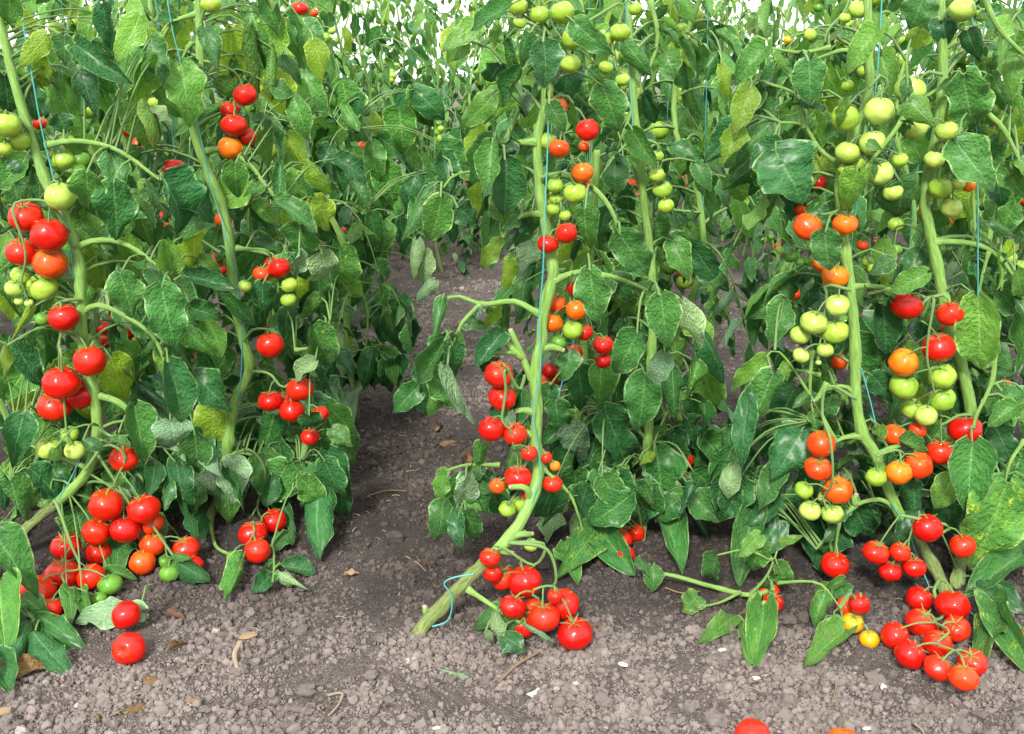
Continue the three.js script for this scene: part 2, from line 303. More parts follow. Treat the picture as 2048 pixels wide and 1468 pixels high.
// ------------------------------------------------------------------ ground
// how dry (pale) the soil crust is: loose dry crumbs at the open front edge and far along the path, moist dark earth between the rows
function dryness(x, z) {
  const zh = -z, n = 0.55 * n2(x * 1.7 + 4, z * 1.7) + 0.3 * n2b(x * 5, z * 5) + 0.18 * n2(x * 17, z * 17);
  let d = smooth(1.98, 1.62, zh) * 0.95 + smooth(2.7, 3.7, zh) * 0.95;
  d += 0.3 * smooth(0.5, 0.0, Math.hypot((x + 0.42) * 1.2, zh - 1.95));
  return clamp(d + n * 0.42);
}
const MOIST = [0.03, 0.0222, 0.0178], DRY = [0.13, 0.107, 0.096];
const earthGrain = texture(1024, 1024, (u, v) => {
  const w = (a, f) => { const x = Math.cos(u * 6.28318) * f, y = Math.sin(u * 6.28318) * f, s = Math.cos(v * 6.28318) * f, t = Math.sin(v * 6.28318) * f; return n3(x + s * 0.7 + a, y + t * 0.7, s - t + a); };
  const k = 0.74 + 0.14 * w(1, 5) + 0.14 * w(3, 19) + 0.12 * n2(u * 260, v * 260), p = n2b(u * 90, v * 90) > 0.86 ? 0.16 : 0;
  return [k + p, k * 0.985 + p, k * 0.975 + p];
}, { repeat: true });
const earthBump = texture(1024, 1024, (u, v) => { const h = 0.5 + 0.28 * n2(u * 90, v * 90) + 0.2 * n2b(u * 240, v * 240); return [h, h, h]; }, { srgb: false, repeat: true });
const SOIL = new THREE.MeshStandardMaterial({ map: earthGrain, bumpMap: earthBump, bumpScale: 0.006, roughness: 1, vertexColors: true });
function axis(parts) { const a = []; for (const [from, to, step] of parts) { const n = Math.max(1, Math.round((to - from) / step)); for (let i = 0; i < n; i++) a.push(from + (to - from) * i / n); } a.push(parts.at(-1)[1]); return a; }
const groundMesh = (() => {
  const xs = axis([[-150, -20, 26], [-20, -4, 2], [-4, -1.5, 0.12], [-1.5, 1.6, 0.0125], [1.6, 4, 0.12], [4, 20, 2], [20, 150, 26]]), zs = axis([[-200, -30, 17], [-30, -9, 1.5], [-9, -3.4, 0.05], [-3.4, -1.1, 0.0125], [-1.1, 4, 0.3], [4, 40, 9]]);
  const pos = [], uv = [], col = [], idx = [], nx = xs.length, nz = zs.length;
  for (let j = 0; j < nz; j++) for (let i = 0; i < nx; i++) {
    const x = xs[i], z = zs[j], near = Math.abs(x) < 2 && z > -9 && z < -0.8 ? 1 : 0;
    const h = groundHeight(x, z) + near * (0.0035 * n2(x * 34, z * 34) + 0.0025 * n2b(x * 62, z * 62) + 0.006 * Math.max(0, n2b(x * 21 + 5, z * 21)) ** 2);
    pos.push(x, h, z); uv.push(x * 1.7, z * 1.7);
    const d = dryness(x, z); for (let c = 0; c < 3; c++) col.push(lerp(MOIST[c], DRY[c], d) * 1.1);
  }
  for (let j = 0; j < nz - 1; j++) for (let i = 0; i < nx - 1; i++) { const a = j * nx + i; idx.push(a, a + nx, a + 1, a + 1, a + nx, a + nx + 1); }
  const g = new THREE.BufferGeometry(); g.setAttribute('position', new THREE.Float32BufferAttribute(pos, 3)); g.setAttribute('uv', new THREE.Float32BufferAttribute(uv, 2)); g.setAttribute('color', new THREE.Float32BufferAttribute(col, 3)); g.setIndex(idx); g.computeVertexNormals();
  const m = new THREE.Mesh(g, SOIL); m.name = 'ground'; m.receiveShadow = m.castShadow = true; m.userData = { kind: 'structure', label: 'crumbly grey brown garden soil with a narrow path between rows', category: 'soil' }; scene.add(m); return m;
})();
function lump(seed, detail) {
  const g0 = new THREE.IcosahedronGeometry(1, detail), p = g0.attributes.position, v = V();
  for (let i = 0; i < p.count; i++) { v.fromBufferAttribute(p, i).normalize(); const k = 1 + 0.34 * n3(v.x * 1.1 + seed * 5, v.y * 1.1, v.z * 1.1) + 0.2 * n3(v.x * 2.6, v.y * 2.6 + seed, v.z * 2.6) + (detail > 1 ? 0.12 * n3(v.x * 6, v.y * 6, v.z * 6 + seed) : 0); p.setXYZ(i, v.x * k, v.y * k * 0.8, v.z * k); }
  g0.deleteAttribute('normal'); g0.deleteAttribute('uv');
  const seen = new Map(), idx = [], pos = []; // weld, so that lumps are round and not faceted
  for (let i = 0; i < p.count; i++) { const key = [p.getX(i), p.getY(i), p.getZ(i)].map((q) => q.toFixed(4)).join(); if (!seen.has(key)) { seen.set(key, pos.length / 3); pos.push(p.getX(i), p.getY(i), p.getZ(i)); } idx.push(seen.get(key)); }
  const g = new THREE.BufferGeometry(); g.setAttribute('position', new THREE.Float32BufferAttribute(pos, 3)); g.setAttribute('uv', new THREE.Float32BufferAttribute(pos.flatMap((_, i) => i % 3 === 2 ? [] : [pos[i] * 0.4]), 2)); g.setIndex(idx); g.computeVertexNormals(); return g;
}
const CRUMB = new THREE.MeshStandardMaterial({ color: 0xffffff, roughness: 1 });
const CLODS = Array.from({ length: 9 }, (_, i) => new THREE.MeshStandardMaterial({ color: new THREE.Color().setRGB(...[0, 1, 2].map((c) => lerp(MOIST[c], DRY[c], 0.15 + i * 0.12) * 1.2)), roughness: 1, bumpMap: earthBump, bumpScale: 0.0015 }));
{
  const r = rng(77), M = new THREE.Matrix4(), Q = new THREE.Quaternion(), E = new THREE.Euler(), col = new THREE.Color();
  const sets = [0, 1, 2, 3, 4].map((i) => ({ geo: i % 2 ? lump(i + 1, 1) : lump(i + 1, 1).toNonIndexed(), list: [] })), spots = [];
  for (let k = 0; k < 215000; k++) {
    const near = k < 175000, zh = near ? 1.14 + 1.5 * r() ** 1.3 : 2.5 + 3.6 * r() ** 1.3, x = near ? rr(-1, 1, r) * (0.56 * zh + 0.16) : (r() < 0.65 ? rr(-0.75, 0.05, r) : rr(0.45, 1.3, r));
    const c = n2(x * 6, zh * 6) * 0.5 + n2b(x * 2.3, zh * 2.3) * 0.5; if (r() < 0.3 - 0.85 * c) continue;
    const s = Math.min(0.0095, 0.00145 * (1 - r() * 0.99) ** -0.43) * (near ? 1 : 1.25) * (1 + 0.6 * c) * (zh > 1.95 && near ? 0.8 : 1);
    spots.push([x, -zh, s]);
  }
  for (const [x, z, s] of spots) {
    M.compose(V(x, groundHeight(x, z) + s * rr(0.05, 0.55, r), z), Q.setFromEuler(E.set(r() * 6, r() * 6, r() * 6)), V(s * rr(0.85, 1.25, r), s, s * rr(0.85, 1.25, r)));
    const d = clamp(dryness(x, z) + rr(-0.16, 0.2, r)), k = rr(0.85, 1.2, r), pale = r() < 0.012 ? 1.7 : 1;
    pick(sets, r).list.push([M.clone(), [0, 1, 2].map((c) => lerp(MOIST[c], DRY[c], d) * k * pale)]);
  }
  sets.forEach((s) => { s.geo.computeVertexNormals(); // the unwelded ones come out faceted
    const im = new THREE.InstancedMesh(s.geo, CRUMB, s.list.length); s.list.forEach(([m, c], i) => { im.setMatrixAt(i, m); im.setColorAt(i, col.setRGB(...c)); });
    im.name = 'soil_crumbs'; im.castShadow = im.receiveShadow = true; im.userData = { kind: 'stuff' }; groundMesh.add(im);
  });
  // the largest lumps, one by one
  const big = [5, 6, 7, 8, 9].map((i) => lump(i, 3));
  for (let k = 0; k < 230; k++) {
    const zh = 1.22 + 1.15 * r() ** 1.4, x = rr(-1.05, 1.2, r), s = 0.0075 * (1 - r() * 0.95) ** -0.36, d = clamp(dryness(x, -zh) + rr(-0.06, 0.22, r));
    const m = part('soil_clod', pick(big, r), CLODS[Math.round(d * 8)], groundMesh);
    m.position.set(x, groundHeight(x, -zh) + s * 0.3, -zh); m.rotation.set(rr(-0.4, 0.4, r), r() * 6, rr(-0.4, 0.4, r)); m.scale.set(s * rr(0.9, 1.4, r), s * rr(0.8, 1.05, r), s * rr(0.9, 1.3, r));
  }
}

// ------------------------------------------------------------------ plants of the rows behind
function rowPlant(seed, height, detailed) {
  const r = rng(seed * 57 + 1), g = new THREE.Group(), pts = [], n = 9, lean = rr(-0.12, 0.12, r);
  for (let i = 0; i <= n; i++) { const t = i / n; pts.push(V(lean * t + 0.035 * Math.sin(i * 1.7 + seed), height * t, 0.035 * Math.cos(i * 1.3 + seed))); }
  const curve = new THREE.CatmullRomCurve3(pts);
  part('stem', tube(pts, (t) => 0.0105 * (1 - 0.5 * t), { sides: 6, step: 0.06 }), STEM, g);
  const count = Math.round(height / 0.068), merged = {};
  for (let i = 0; i < count; i++) {
    const t = 0.1 + 0.9 * (i + 0.4 * r()) / count, kind = t < 0.4 ? 'low' : t < 0.72 ? 'mid' : 'top';
    if (!detailed && t > 0.7 && r() < 0.42) continue;
    const leaf = pick(LEAVES[kind], r).clone(); leaf.position.copy(curve.getPointAt(Math.min(1, t))); leaf.rotation.set(rr(-0.15, 0.15, r), i * 2.4 + rr(-0.5, 0.5, r), rr(-0.25, 0.3, r)); leaf.scale.setScalar(rr(0.72, 1.05, r) * (t > 0.93 ? 0.7 : 1));
    if (detailed) { g.add(leaf); continue; }
    leaf.updateMatrixWorld(true);
    leaf.children.forEach((c, k) => { const key = Object.keys(LEAFSET).find((q) => LEAFSET[q].includes(c.material)); (merged[key] ??= []).push(SMALL[(k + i) % 5].clone().applyMatrix4(c.matrixWorld)); });
    if (i % 2) (merged.stalk ??= []).push(new THREE.BufferGeometry().copy(leaf.geometry).applyMatrix4(leaf.matrixWorld));
  }
  for (const key in merged) part(key === 'stalk' ? 'leaf_stalks' : 'foliage', mergeGeometries(merged[key]), key === 'stalk' ? STALK : LEAF[key], g).userData.kind = 'stuff';
  for (let k = 0; k < Math.round(height / 0.36); k++) {
    const t = 0.16 + 0.78 * (k + r() * 0.5) / (height / 0.36), p = curve.getPointAt(Math.min(1, t)), a = r() * 6.28, dir = V(Math.cos(a), 0, Math.sin(a));
    if (!detailed && t > 0.55 && r() < 0.55) continue;
    const ripe = t < 0.35 ? 'RRQD' : t < 0.6 ? 'QDDGDG' : 'GGDGP', m = 2 + Math.floor(r() * 4), end = p.clone().addScaledVector(dir, 0.09).add(V(0, -0.13, 0)), mid = p.clone().addScaledVector(dir, 0.07).add(V(0, 0.01, 0));
    const rachis = part('truss', tube([p, mid, end], 0.0022, { sides: 4, step: 0.05 }), STALK, g);
    for (let q = 0; q < m; q++) { const s = q / m, R = rr(0.019, 0.03, r) * (t > 0.7 ? 0.8 : 1), c = mid.clone().lerp(end, s).add(V(rr(-0.03, 0.03, r), -0.02, rr(-0.03, 0.03, r))).addScaledVector(dir, q % 2 ? 0.022 : -0.01); addFruit(rachis, c, R, ripe[Math.floor(r() * ripe.length)], V(rr(-0.3, 0.3, r), 1, rr(-0.3, 0.3, r)), { low: true, calyx: detailed }); }
  }
  return g;
}
const protoNear = [1, 2, 3, 4, 5].map((s) => rowPlant(s, 1.5 + 0.06 * s, true)), protoFar = [11, 12, 13, 14, 15, 16].map((s) => rowPlant(s, 1.42 + 0.07 * (s - 10), false));
const rowX = (x, zh) => x + (zh - 2) * 0.025;
const ROWS = [ // x of the line, first distance, where the label places it
  [-0.92, 2.75, 'the row along the left of the soil path'], [-1.32, 2.5, 'the row behind the two left front plants'], [0.2, 3.0, 'the row behind the central twined stem'], [0.46, 2.75, 'the row behind the central drooping leaves'],
  [1.28, 2.7, 'the row right of the second path'], [1.68, 2.45, 'the row behind the right front plants'],
  [-2.35, 3.3, 'the row beyond the left soil strip'], [-2.8, 3.7, 'the row second beyond the left soil strip'], [2.5, 3.7, 'the row far right'], [2.95, 4.1, 'the row second from far right'],
  [-3.9, 5.4, 'the first distant row upper left'], [-4.7, 6.4, 'the outermost distant row upper left'], [3.9, 5.6, 'the first distant row upper right'], [4.7, 6.6, 'the outermost distant row upper right'],
];
const r5 = rng(505), ORD = 'first second third fourth fifth sixth seventh eighth ninth tenth eleventh twelfth thirteenth fourteenth fifteenth sixteenth seventeenth eighteenth nineteenth twentieth'.split(' ');
let nearUsed = 0, farUsed = 0;
const usedNear = new Set(), usedFar = new Set();
const bgTwineSpots = [];
for (const [x0, z0, where] of ROWS) for (let zh = z0, k = 0; zh < 10; zh += 0.42 + 0.02 * zh, k++) {
  const x = rowX(x0, zh) + rr(-0.05, 0.05, r5), z = -(zh + rr(-0.09, 0.09, r5)); if (Math.abs(x) > 0.56 * zh + 0.5) continue;
  const near = zh < 4.4 && Math.abs(x0) < 2.4, list = near ? protoNear : protoFar, used = near ? usedNear : usedFar, i = near ? nearUsed++ % list.length : farUsed++ % list.length;
  const o = used.has(i) ? list[i].clone() : list[i]; used.add(i);
  thing(o, 'tomato_plant', `${ORD[k]} ${zh > 6 ? 'distant' : 'leafy'} tomato plant back in ${where}`, 'tomato plant', `tomato plants of ${where}`);
  o.position.set(x, groundHeight(x, z) - 0.01, z); o.rotation.y = r5() * 6.28; o.scale.setScalar(rr(0.92, 1.08, r5) * (x0 < 0 && x0 > -3 && zh > 3.4 && zh < 8 ? 1.14 : 1));
  if (near || (zh < 7 && k % 2)) bgTwineSpots.push([x, z, o.scale.x * 1.55, where, ORD[k]]);
}
for (let k = 0; k < 20; k++) { // where the rows close over the path
  const zh = 5.6 + 0.27 * k, x = rowX(-0.2, zh) + (k < 3 ? [-0.3, 0.15, -0.15][k] : rr(-0.3, 0.3, r5)), o = protoFar[farUsed++ % protoFar.length].clone();
  thing(o, 'tomato_plant', `${ORD[k]} tomato plant back where foliage closes over the end of the path`, 'tomato plant', 'tomato plants closing the end of the path');
  o.position.set(x, groundHeight(x, -zh) - 0.01, -zh); o.rotation.y = r5() * 6.28; o.scale.setScalar(rr(0.9, 1.08, r5));
}
// ------------------------------------------------------------------ the plants at the front, each from its own measurements
// points are given as they stand in the picture with the distance Z of the plant; leaves: stalk end, tip, width, tone, distance offset
function frontPlant(d) {
  const g = new THREE.Group(), r = rng(d.seed), Z = d.Z, lines = [];
  const P = (p, off = 0) => place(p[0], p[1], Z + (p[2] ?? 0) + off, 0.018);
  const stemPts = d.stem.map((p) => P(p)); if (d.foot !== false) { const e = stemPts.at(-1), f = e.clone().addScaledVector(e.clone().sub(stemPts.at(-2)).normalize(), 0.025); f.y = groundHeight(f.x, f.z) - 0.03; stemPts.push(f); }
  const foot = stemPts.at(-1).clone(); foot.y = groundHeight(foot.x, foot.z);
  const rs = d.r ?? 0.0135, sc = new THREE.CatmullRomCurve3(stemPts, false, 'centripetal');
  const nodes = Array.from({ length: 12 }, () => r());
  const girth = (t) => { let k = 1; for (const q of nodes) k += 0.2 * Math.exp(-(((t - q) / 0.012) ** 2)); return rs * (0.72 + 0.36 * Math.sin(Math.min(1, t * 1.25) * 1.6)) * k; };
  const old = d.old ?? 0.84, cut = (a, b) => Array.from({ length: 25 }, (_, i) => sc.getPointAt(lerp(a, b, i / 24)));
  part('stem', tube(cut(0, old), (t) => girth(t * old), { sides: 10, step: 0.012, rough: 0.1, seed: d.seed }), STEM, g);
  part('stem_base', tube(cut(old - 0.004, 1), (t) => girth(lerp(old, 1, t)) * 1.03, { sides: 10, step: 0.01, rough: 0.16, seed: d.seed + 3 }), OLDSTEM, g);
  for (const q of sc.getPoints(120)) lines.push(q);
  for (const s of d.stalks ?? []) {
    const thick = typeof s[0] === 'number' ? s[0] : 0.0052, pts = s.filter((p) => typeof p !== 'number').map((p) => P(p));
    part('leaf_stalk', tube(pts, (t) => thick * (1.15 - 0.6 * t) * (1 + 0.5 * Math.exp(-((t / 0.05) ** 2))), { sides: 7, step: 0.02, seed: r() * 9 }), STEM, g);
    const lc = new THREE.CatmullRomCurve3(pts); for (const q of lc.getPoints(24)) lines.push(q);
    if (thick > 0.0039) for (let k = 0; k < 3; k++) { // small side leaflets along the stalk
      const b = lc.getPointAt(rr(0.25, 0.95, r)), L = rr(0.025, 0.06, r), m = part('leaflet', pick(FINE, r), leafOf(pick(['mid', 'deep', 'fresh', 'mid'], r), r), g);
      layLeaf(m, b, b.clone().add(V(rr(-0.8, 0.8, r), rr(-1.1, 0.05, r), rr(-0.5, 0.3, r)).normalize().multiplyScalar(L)), L * rr(0.5, 0.7, r), V(rr(-0.4, 0.4, r), 0.7, 0.7), rr(-0.4, 0.4, r));
    }
  }
  for (const s of d.stubs ?? []) {
    const pts = s.map((p) => P(p)), end = pts.at(-1).clone(), dir = end.clone().sub(pts.at(-2)).normalize();
    const st = part('pruned_stub', tube(pts, (t) => 0.0072 * (1.2 - 0.45 * t), { sides: 8, step: 0.012, seed: r() * 9 }), STEM, g);
    part('dry_cut_end', tube([end.clone().addScaledVector(dir, -0.004), end.clone().addScaledVector(dir, 0.005)], 0.005, { sides: 8, step: 0.005 }), CUT, st);
  }
  const all = [...(d.leaves ?? [])];
  for (const [x0, y0, x1, y1, n, off, list] of d.bush ?? []) for (let k = 0; k < n; k++) { // the mass of further leaves hanging behind those
    const x = rr(x0, x1, r), a = rr(-0.95, 0.95, r), L = rr(62, 112, r); let y = rr(y0, y1 - 60, r);
    for (let q = 0; q < 25; q++) { const e = atZ(x + Math.sin(a) * L, y + Math.cos(a) * L, Z + off + 0.06); if (e.y > 0.045) break; y -= 16; } all.push([x, y, x + Math.sin(a) * L, y + Math.cos(a) * L, L * rr(0.5, 0.72, r), pick(list, r), off + rr(-0.05, 0.12, r), r() < 0.12 ? 'curl' : undefined, true]);
  }
  for (const [bx, by, tx, ty, w, tone = 'mid', off = 0, shape, extra] of all) {
    const o = off + rr(-0.025, 0.025, r), base = P([bx, by], o), tip = P([tx, ty], o + rr(-0.05, 0.05, r)), W = w * 1.16 * depthOf(base) / FOCAL;
    const face = camera.position.clone().sub(base).normalize().add(V(rr(-0.35, 0.35, r), rr(0.1, 0.7, r), 0));
    const m = part('leaflet', shape === 'curl' ? pick(CURLED, r) : pick(FINE, r), leafOf(tone, r), g);
    layLeaf(m, base, tip, W, face, rr(-0.3, 0.3, r)); if (base.y < 0.3) { if (layOnSoil(m) < -0.02 && extra) { g.remove(m); continue; } base.copy(m.position); }
    let best = null, bd = 0.42; for (const q of lines) { const k = q.distanceTo(base); if (k < bd) { bd = k; best = q; } }
    if (!best) { best = base.clone().add(V(rr(-0.03, 0.03, r), 0.035, -0.05)); }
    if (bd > 0.008) { const mid = best.clone().lerp(base, 0.55).add(V(0, Math.min(0.03, bd * 0.2), -0.012)); part('leaf_stalk', tube([best, mid, base.clone().lerp(tip, 0.03)], (t) => (bd > 0.16 ? 0.0021 : 0.0026) * (1.1 - 0.4 * t), { sides: 5, step: 0.03 }), STALK, g); }
  }
  for (const t of d.trusses ?? []) {
    const done = [], A = P(t.at, t.off ?? -0.015), base = t.off ?? -0.05;
    for (const [x, y, rp, col] of t.f) {
      let z = Z + base, c, R;
      for (let k = 0; k < 60; k++) {
        c = atZ(x, y, z); R = rp * depthOf(c) / FOCAL; const floor = groundHeight(c.x, c.z) + R * 0.9;
        if (c.y < floor) { c = atY(x, y, floor); R = rp * depthOf(c) / FOCAL; if (k) break; z = -c.z; }
        if (done.every((q) => q.c.distanceTo(c) > (q.R + R) * 0.93)) break; z += 0.004;
      }
      done.push({ c, R, col, y, r: rp });
    }
    const by = [...done].sort((a, b) => a.y - b.y), cen = done.reduce((s, q) => s.add(q.c), V()).divideScalar(done.length), last = by.at(-1), spine = [A];
    if (!t.at2) spine.push(A.clone().lerp(by[0].c, 0.5).add(V(0, 0.02, -0.005))); else for (const p of t.at2) spine.push(P(p, base));
    for (let k = 0; k < by.length; k += Math.max(1, Math.floor(by.length / 3))) { const q = by[k]; spine.push(V(lerp(cen.x, q.c.x, 0.3), q.c.y + q.R * 0.85, lerp(cen.z, q.c.z, 0.4) + (t.front ? q.R * 1.05 : -q.R * 0.2))); }
    const rach = part('truss', tube(spine, (u) => 0.0036 * (1.1 - 0.55 * u), { sides: 6, step: 0.015 }), STALK, g), sp = new THREE.CatmullRomCurve3(spine).getPoints(40);
    for (const q of done) {
      let best = sp[0], bd = 9; const top = q.c.clone().add(V(0, q.R * 1.5, 0)); for (const s of sp) { const k = s.distanceTo(top); if (k < bd) { bd = k; best = s; } }
      const ax = best.clone().sub(q.c).normalize().multiplyScalar(0.5).add(V(rr(-0.15, 0.15, r), 1, rr(0.0, 0.45, r))).normalize();
      const m = addFruit(rach, q.c, q.R, q.col, ax, { wet: q.r > 15, calyx: q.r > 7 });
      const tip = q.c.clone().addScaledVector(ax, q.R * 0.74); if (bd < 0.2) part('fruit_stalk', tube([best, best.clone().lerp(tip, 0.6).addScaledVector(ax, 0.008), tip], 0.0018, { sides: 5, step: 0.015 }), STALK, rach);
    }
  }
  const fl = d.fill ?? { n: 12, from: 0.05, to: 0.9 };
  for (let i = 0; i < fl.n; i++) {
    const t = lerp(fl.from, fl.to, (i + r()) / fl.n), p = sc.getPointAt(clamp(t)), kind = p.y > 0.95 ? 'top' : p.y > 0.5 ? 'mid' : 'low';
    if (p.y < 0.12) continue;
    const leaf = pick(LEAVES[kind], r).clone(), side = fl.side ?? [0.12, 0.88]; leaf.position.copy(p); leaf.rotation.set(rr(-0.15, 0.15, r), Math.PI * rr(side[0], side[1], r), rr(-0.2, 0.3, r)); leaf.scale.setScalar(rr(0.75, 1.0, r)); g.add(leaf);
  }
  for (const c of g.children) c.position.sub(foot);
  g.position.copy(foot);
  thing(g, d.name ?? 'tomato_plant', d.label, d.category ?? 'tomato plant', d.group);
  if (d.twine) for (const tw of d.twine) {
    const pts = tw.map((p) => P(p, -0.012)); const o = new THREE.Mesh(tube(pts, 0.0014, { sides: 5, step: 0.008, rough: 0.15 }), TWINE);
    shade(o); thing(o, 'support_twine', d.twineLabel + ['', ', lower length', ', lowest length'][d.twine.indexOf(tw)], 'twine');
  }
  return g;
}
const TOPS = ['mid', 'fresh', 'fresh', 'lime', 'mid', 'scorched'], MIDS = ['mid', 'deep', 'mid', 'fresh', 'mottled', 'lime', 'mid', 'fresh'], LOWS = ['deep', 'deep', 'mid', 'deep', 'mottled', 'deep', 'deep', 'pale', 'mid'];  // darker mixes low, lighter mixes high, painting in the shade and top light
frontPlant({
  bush: [[0, 930, 420, 1170, 20, 0.06, LOWS], [0, 0, 330, 300, 20, 0.12, TOPS], [0, 280, 420, 620, 26, 0.12, MIDS], [0, 560, 430, 900, 36, 0.14, MIDS], [0, 830, 420, 1140, 38, 0.12, LOWS]],
  seed: 1, Z: 2.12, r: 0.0112, label: 'leftmost front tomato plant with thick pale stem and red clusters to the ground',
  twineLabel: 'blue twine beside the thick stem at the left edge', twine: [[[36, -30], [48, 60], [62, 140], [84, 262], [106, 352], [138, 480], [147, 555]], [[168, 900, -0.03], [140, 960, -0.03], [116, 1000, -0.03]]],
  stem: [[-22, -60], [-5, 20], [25, 150], [60, 270], [95, 370], [136, 455], [156, 515], [162, 600], [166, 690], [188, 790], [195, 860], [180, 935], [122, 1000], [60, 1050], [10, 1105]],
  stalks: [[0.006, [92, 290], [150, 282], [230, 298], [320, 360]], [0.0065, [152, 495], [190, 481], [245, 486], [300, 520], [345, 562]], [0.006, [166, 622], [195, 610], [250, 632], [305, 672], [335, 735]], [0.004, [195, 850, -0.04], [215, 870, -0.04], [235, 872, -0.04]], [[175, 935], [120, 915], [60, 890]], [[60, 1050], [40, 1000], [20, 960]], [0.004, [30, 840], [60, 825], [85, 830]]],
  stubs: [[[196, 790], [240, 806], [285, 852]], [[165, 545], [150, 553], [118, 553]]],
  leaves: [
    [205, 8, 225, 100, 46, 'deep'], [280, 33, 232, 112, 52, 'fresh', -0.05], [158, 95, 246, 157, 50, 'deep'], [165, 150, 190, 218, 52, 'deep'], [172, 345, 175, 430, 58, 'mid', -0.08], [225, 365, 236, 487, 70, 'deep', -0.06], [222, 308, 240, 372, 52, 'mid', 0],
    [320, 358, 388, 458, 105, 'deep', -0.04], [345, 365, 428, 440, 70, 'deep', -0.01], [290, 205, 322, 300, 32, 'scorched', -0.02], [305, 215, 345, 252, 26, 'pale', -0.03], [95, 68, 40, 127, 40, 'lime', 0], [95, 115, 75, 182, 42, 'lime', 0.05], [130, 72, 122, 128, 42, 'mid', 0], [20, -10, 10, 60, 50, 'mid', -0.05], [8, 150, 20, 230, 58, 'deep', 0.02], [60, 175, 75, 240, 45, 'deep', 0.05], [118, 230, 132, 268, 44, 'deep', 0.02], [145, 275, 160, 318, 40, 'fresh', 0.04],
    [238, 548, 270, 638, 62, 'mid', -0.09], [322, 573, 350, 700, 74, 'mid', -0.09], [335, 725, 370, 845, 78, 'deep', -0.09], [330, 478, 345, 562, 60, 'fresh', 0], [390, 468, 392, 552, 60, 'lime', 0.06], [380, 555, 465, 572, 42, 'deep', 0.02], [380, 615, 448, 637, 42, 'deep', 0.03], [372, 660, 440, 720, 48, 'mid', 0.06], [340, 840, 350, 902, 70, 'pale', -0.02], [390, 868, 392, 962, 62, 'mid', -0.03], [45, 830, 28, 937, 64, 'deep', -0.1], [220, 718, 265, 805, 72, 'lime', 0.06], [268, 812, 292, 932, 72, 'mid', -0.01], [62, 615, 10, 700, 24, 'lime', -0.08, 'curl'], [12, 690, 5, 760, 22, 'lime', -0.08, 'curl'], [30, 680, 82, 792, 52, 'deep', 0.0], [210, 590, 170, 660, 50, 'pale', 0.04], [292, 600, 300, 690, 50, 'deep', 0.08], [110, 895, 125, 925, 36, 'fresh', -0.12], [165, 880, 205, 895, 30, 'mid', -0.12], [225, 880, 262, 890, 26, 'mid', -0.1], [205, 900, 215, 980, 60, 'mid', 0.03], [20, 960, 50, 1055, 66, 'mid', -0.04], [60, 960, 90, 1010, 60, 'fresh', 0.04], [100, 930, 130, 1000, 60, 'deep', 0.05], [150, 1020, 170, 1100, 66, 'mid', 0.05], [240, 1085, 230, 1150, 60, 'mid', 0.03], [285, 1236, 138, 1246, 52, 'pale', 0.0], [135, 1190, 150, 1238, 30, 'mid', -0.08], [165, 1195, 178, 1238, 30, 'mid', -0.08], [355, 1142, 408, 1170, 52, 'deep', -0.06], [345, 1110, 380, 1115, 26, 'mid', -0.1], [352, 1125, 350, 1160, 24, 'mid', -0.1], [215, 1145, 270, 1150, 22, 'mid', -0.09], [350, 920, 372, 1042, 48, 'deep', -0.02],
  ],
  trusses: [
    { at: [60, 262], f: [[12, 250, 28, 'G'], [38, 282, 23, 'G'], [8, 298, 15, 'G']] }, { at: [100, 370], f: [[120, 393, 29, 'P']] }, { at: [95, 300], off: 0.03, f: [[127, 320, 22, 'G'], [135, 280, 14, 'G']] },
    { at: [140, 462], at2: [[95, 405], [60, 400]], front: true, f: [[98, 470, 35, 'R'], [100, 527, 33, 'Q'], [52, 433, 33, 'R'], [45, 504, 31, 'R'], [85, 574, 30, 'G'], [28, 577, 18, 'P'], [58, 606, 9, 'P'], [38, 603, 9, 'P'], [42, 552, 20, 'G']] },
    { at: [163, 600], f: [[127, 635, 30, 'R'], [85, 638, 14, 'D']] }, { at: [168, 680], at2: [[130, 655], [118, 690]], front: true, f: [[180, 722, 32, 'R'], [123, 766, 36, 'R'], [163, 788, 31, 'R'], [110, 812, 33, 'R'], [98, 896, 25, 'P'], [150, 901, 21, 'P'], [140, 868, 18, 'G']] },
    { at: [190, 880], f: [[248, 918, 28, 'R']] },
    { at: [170, 940], off: -0.08, at2: [[215, 890], [250, 910]], f: [[212, 1010, 33, 'R'], [288, 1018, 32, 'R'], [251, 1058, 30, 'R'], [193, 1064, 28, 'R'], [197, 1105, 26, 'R'], [305, 1047, 23, 'Q']] },
    { at: [105, 1010], off: -0.1, at2: [[108, 1000]], f: [[132, 1093, 29, 'R'], [182, 1154, 28, 'R'], [125, 1150, 35, 'R'], [220, 1170, 24, 'D'], [197, 1200, 17, 'D'], [75, 1187, 37, 'R'], [103, 1218, 24, 'R']] },
    { at: [190, 900], off: -0.06, at2: [[270, 1030], [280, 1080]], f: [[305, 1088, 26, 'Q'], [285, 1125, 26, 'Q'], [338, 1147, 19, 'D'], [372, 1098, 28, 'R'], [385, 1132, 22, 'R'], [330, 1122, 14, 'D']] },
  ], fill: { n: 18, from: 0.02, to: 0.95, side: [0.0, 1.0] },
});
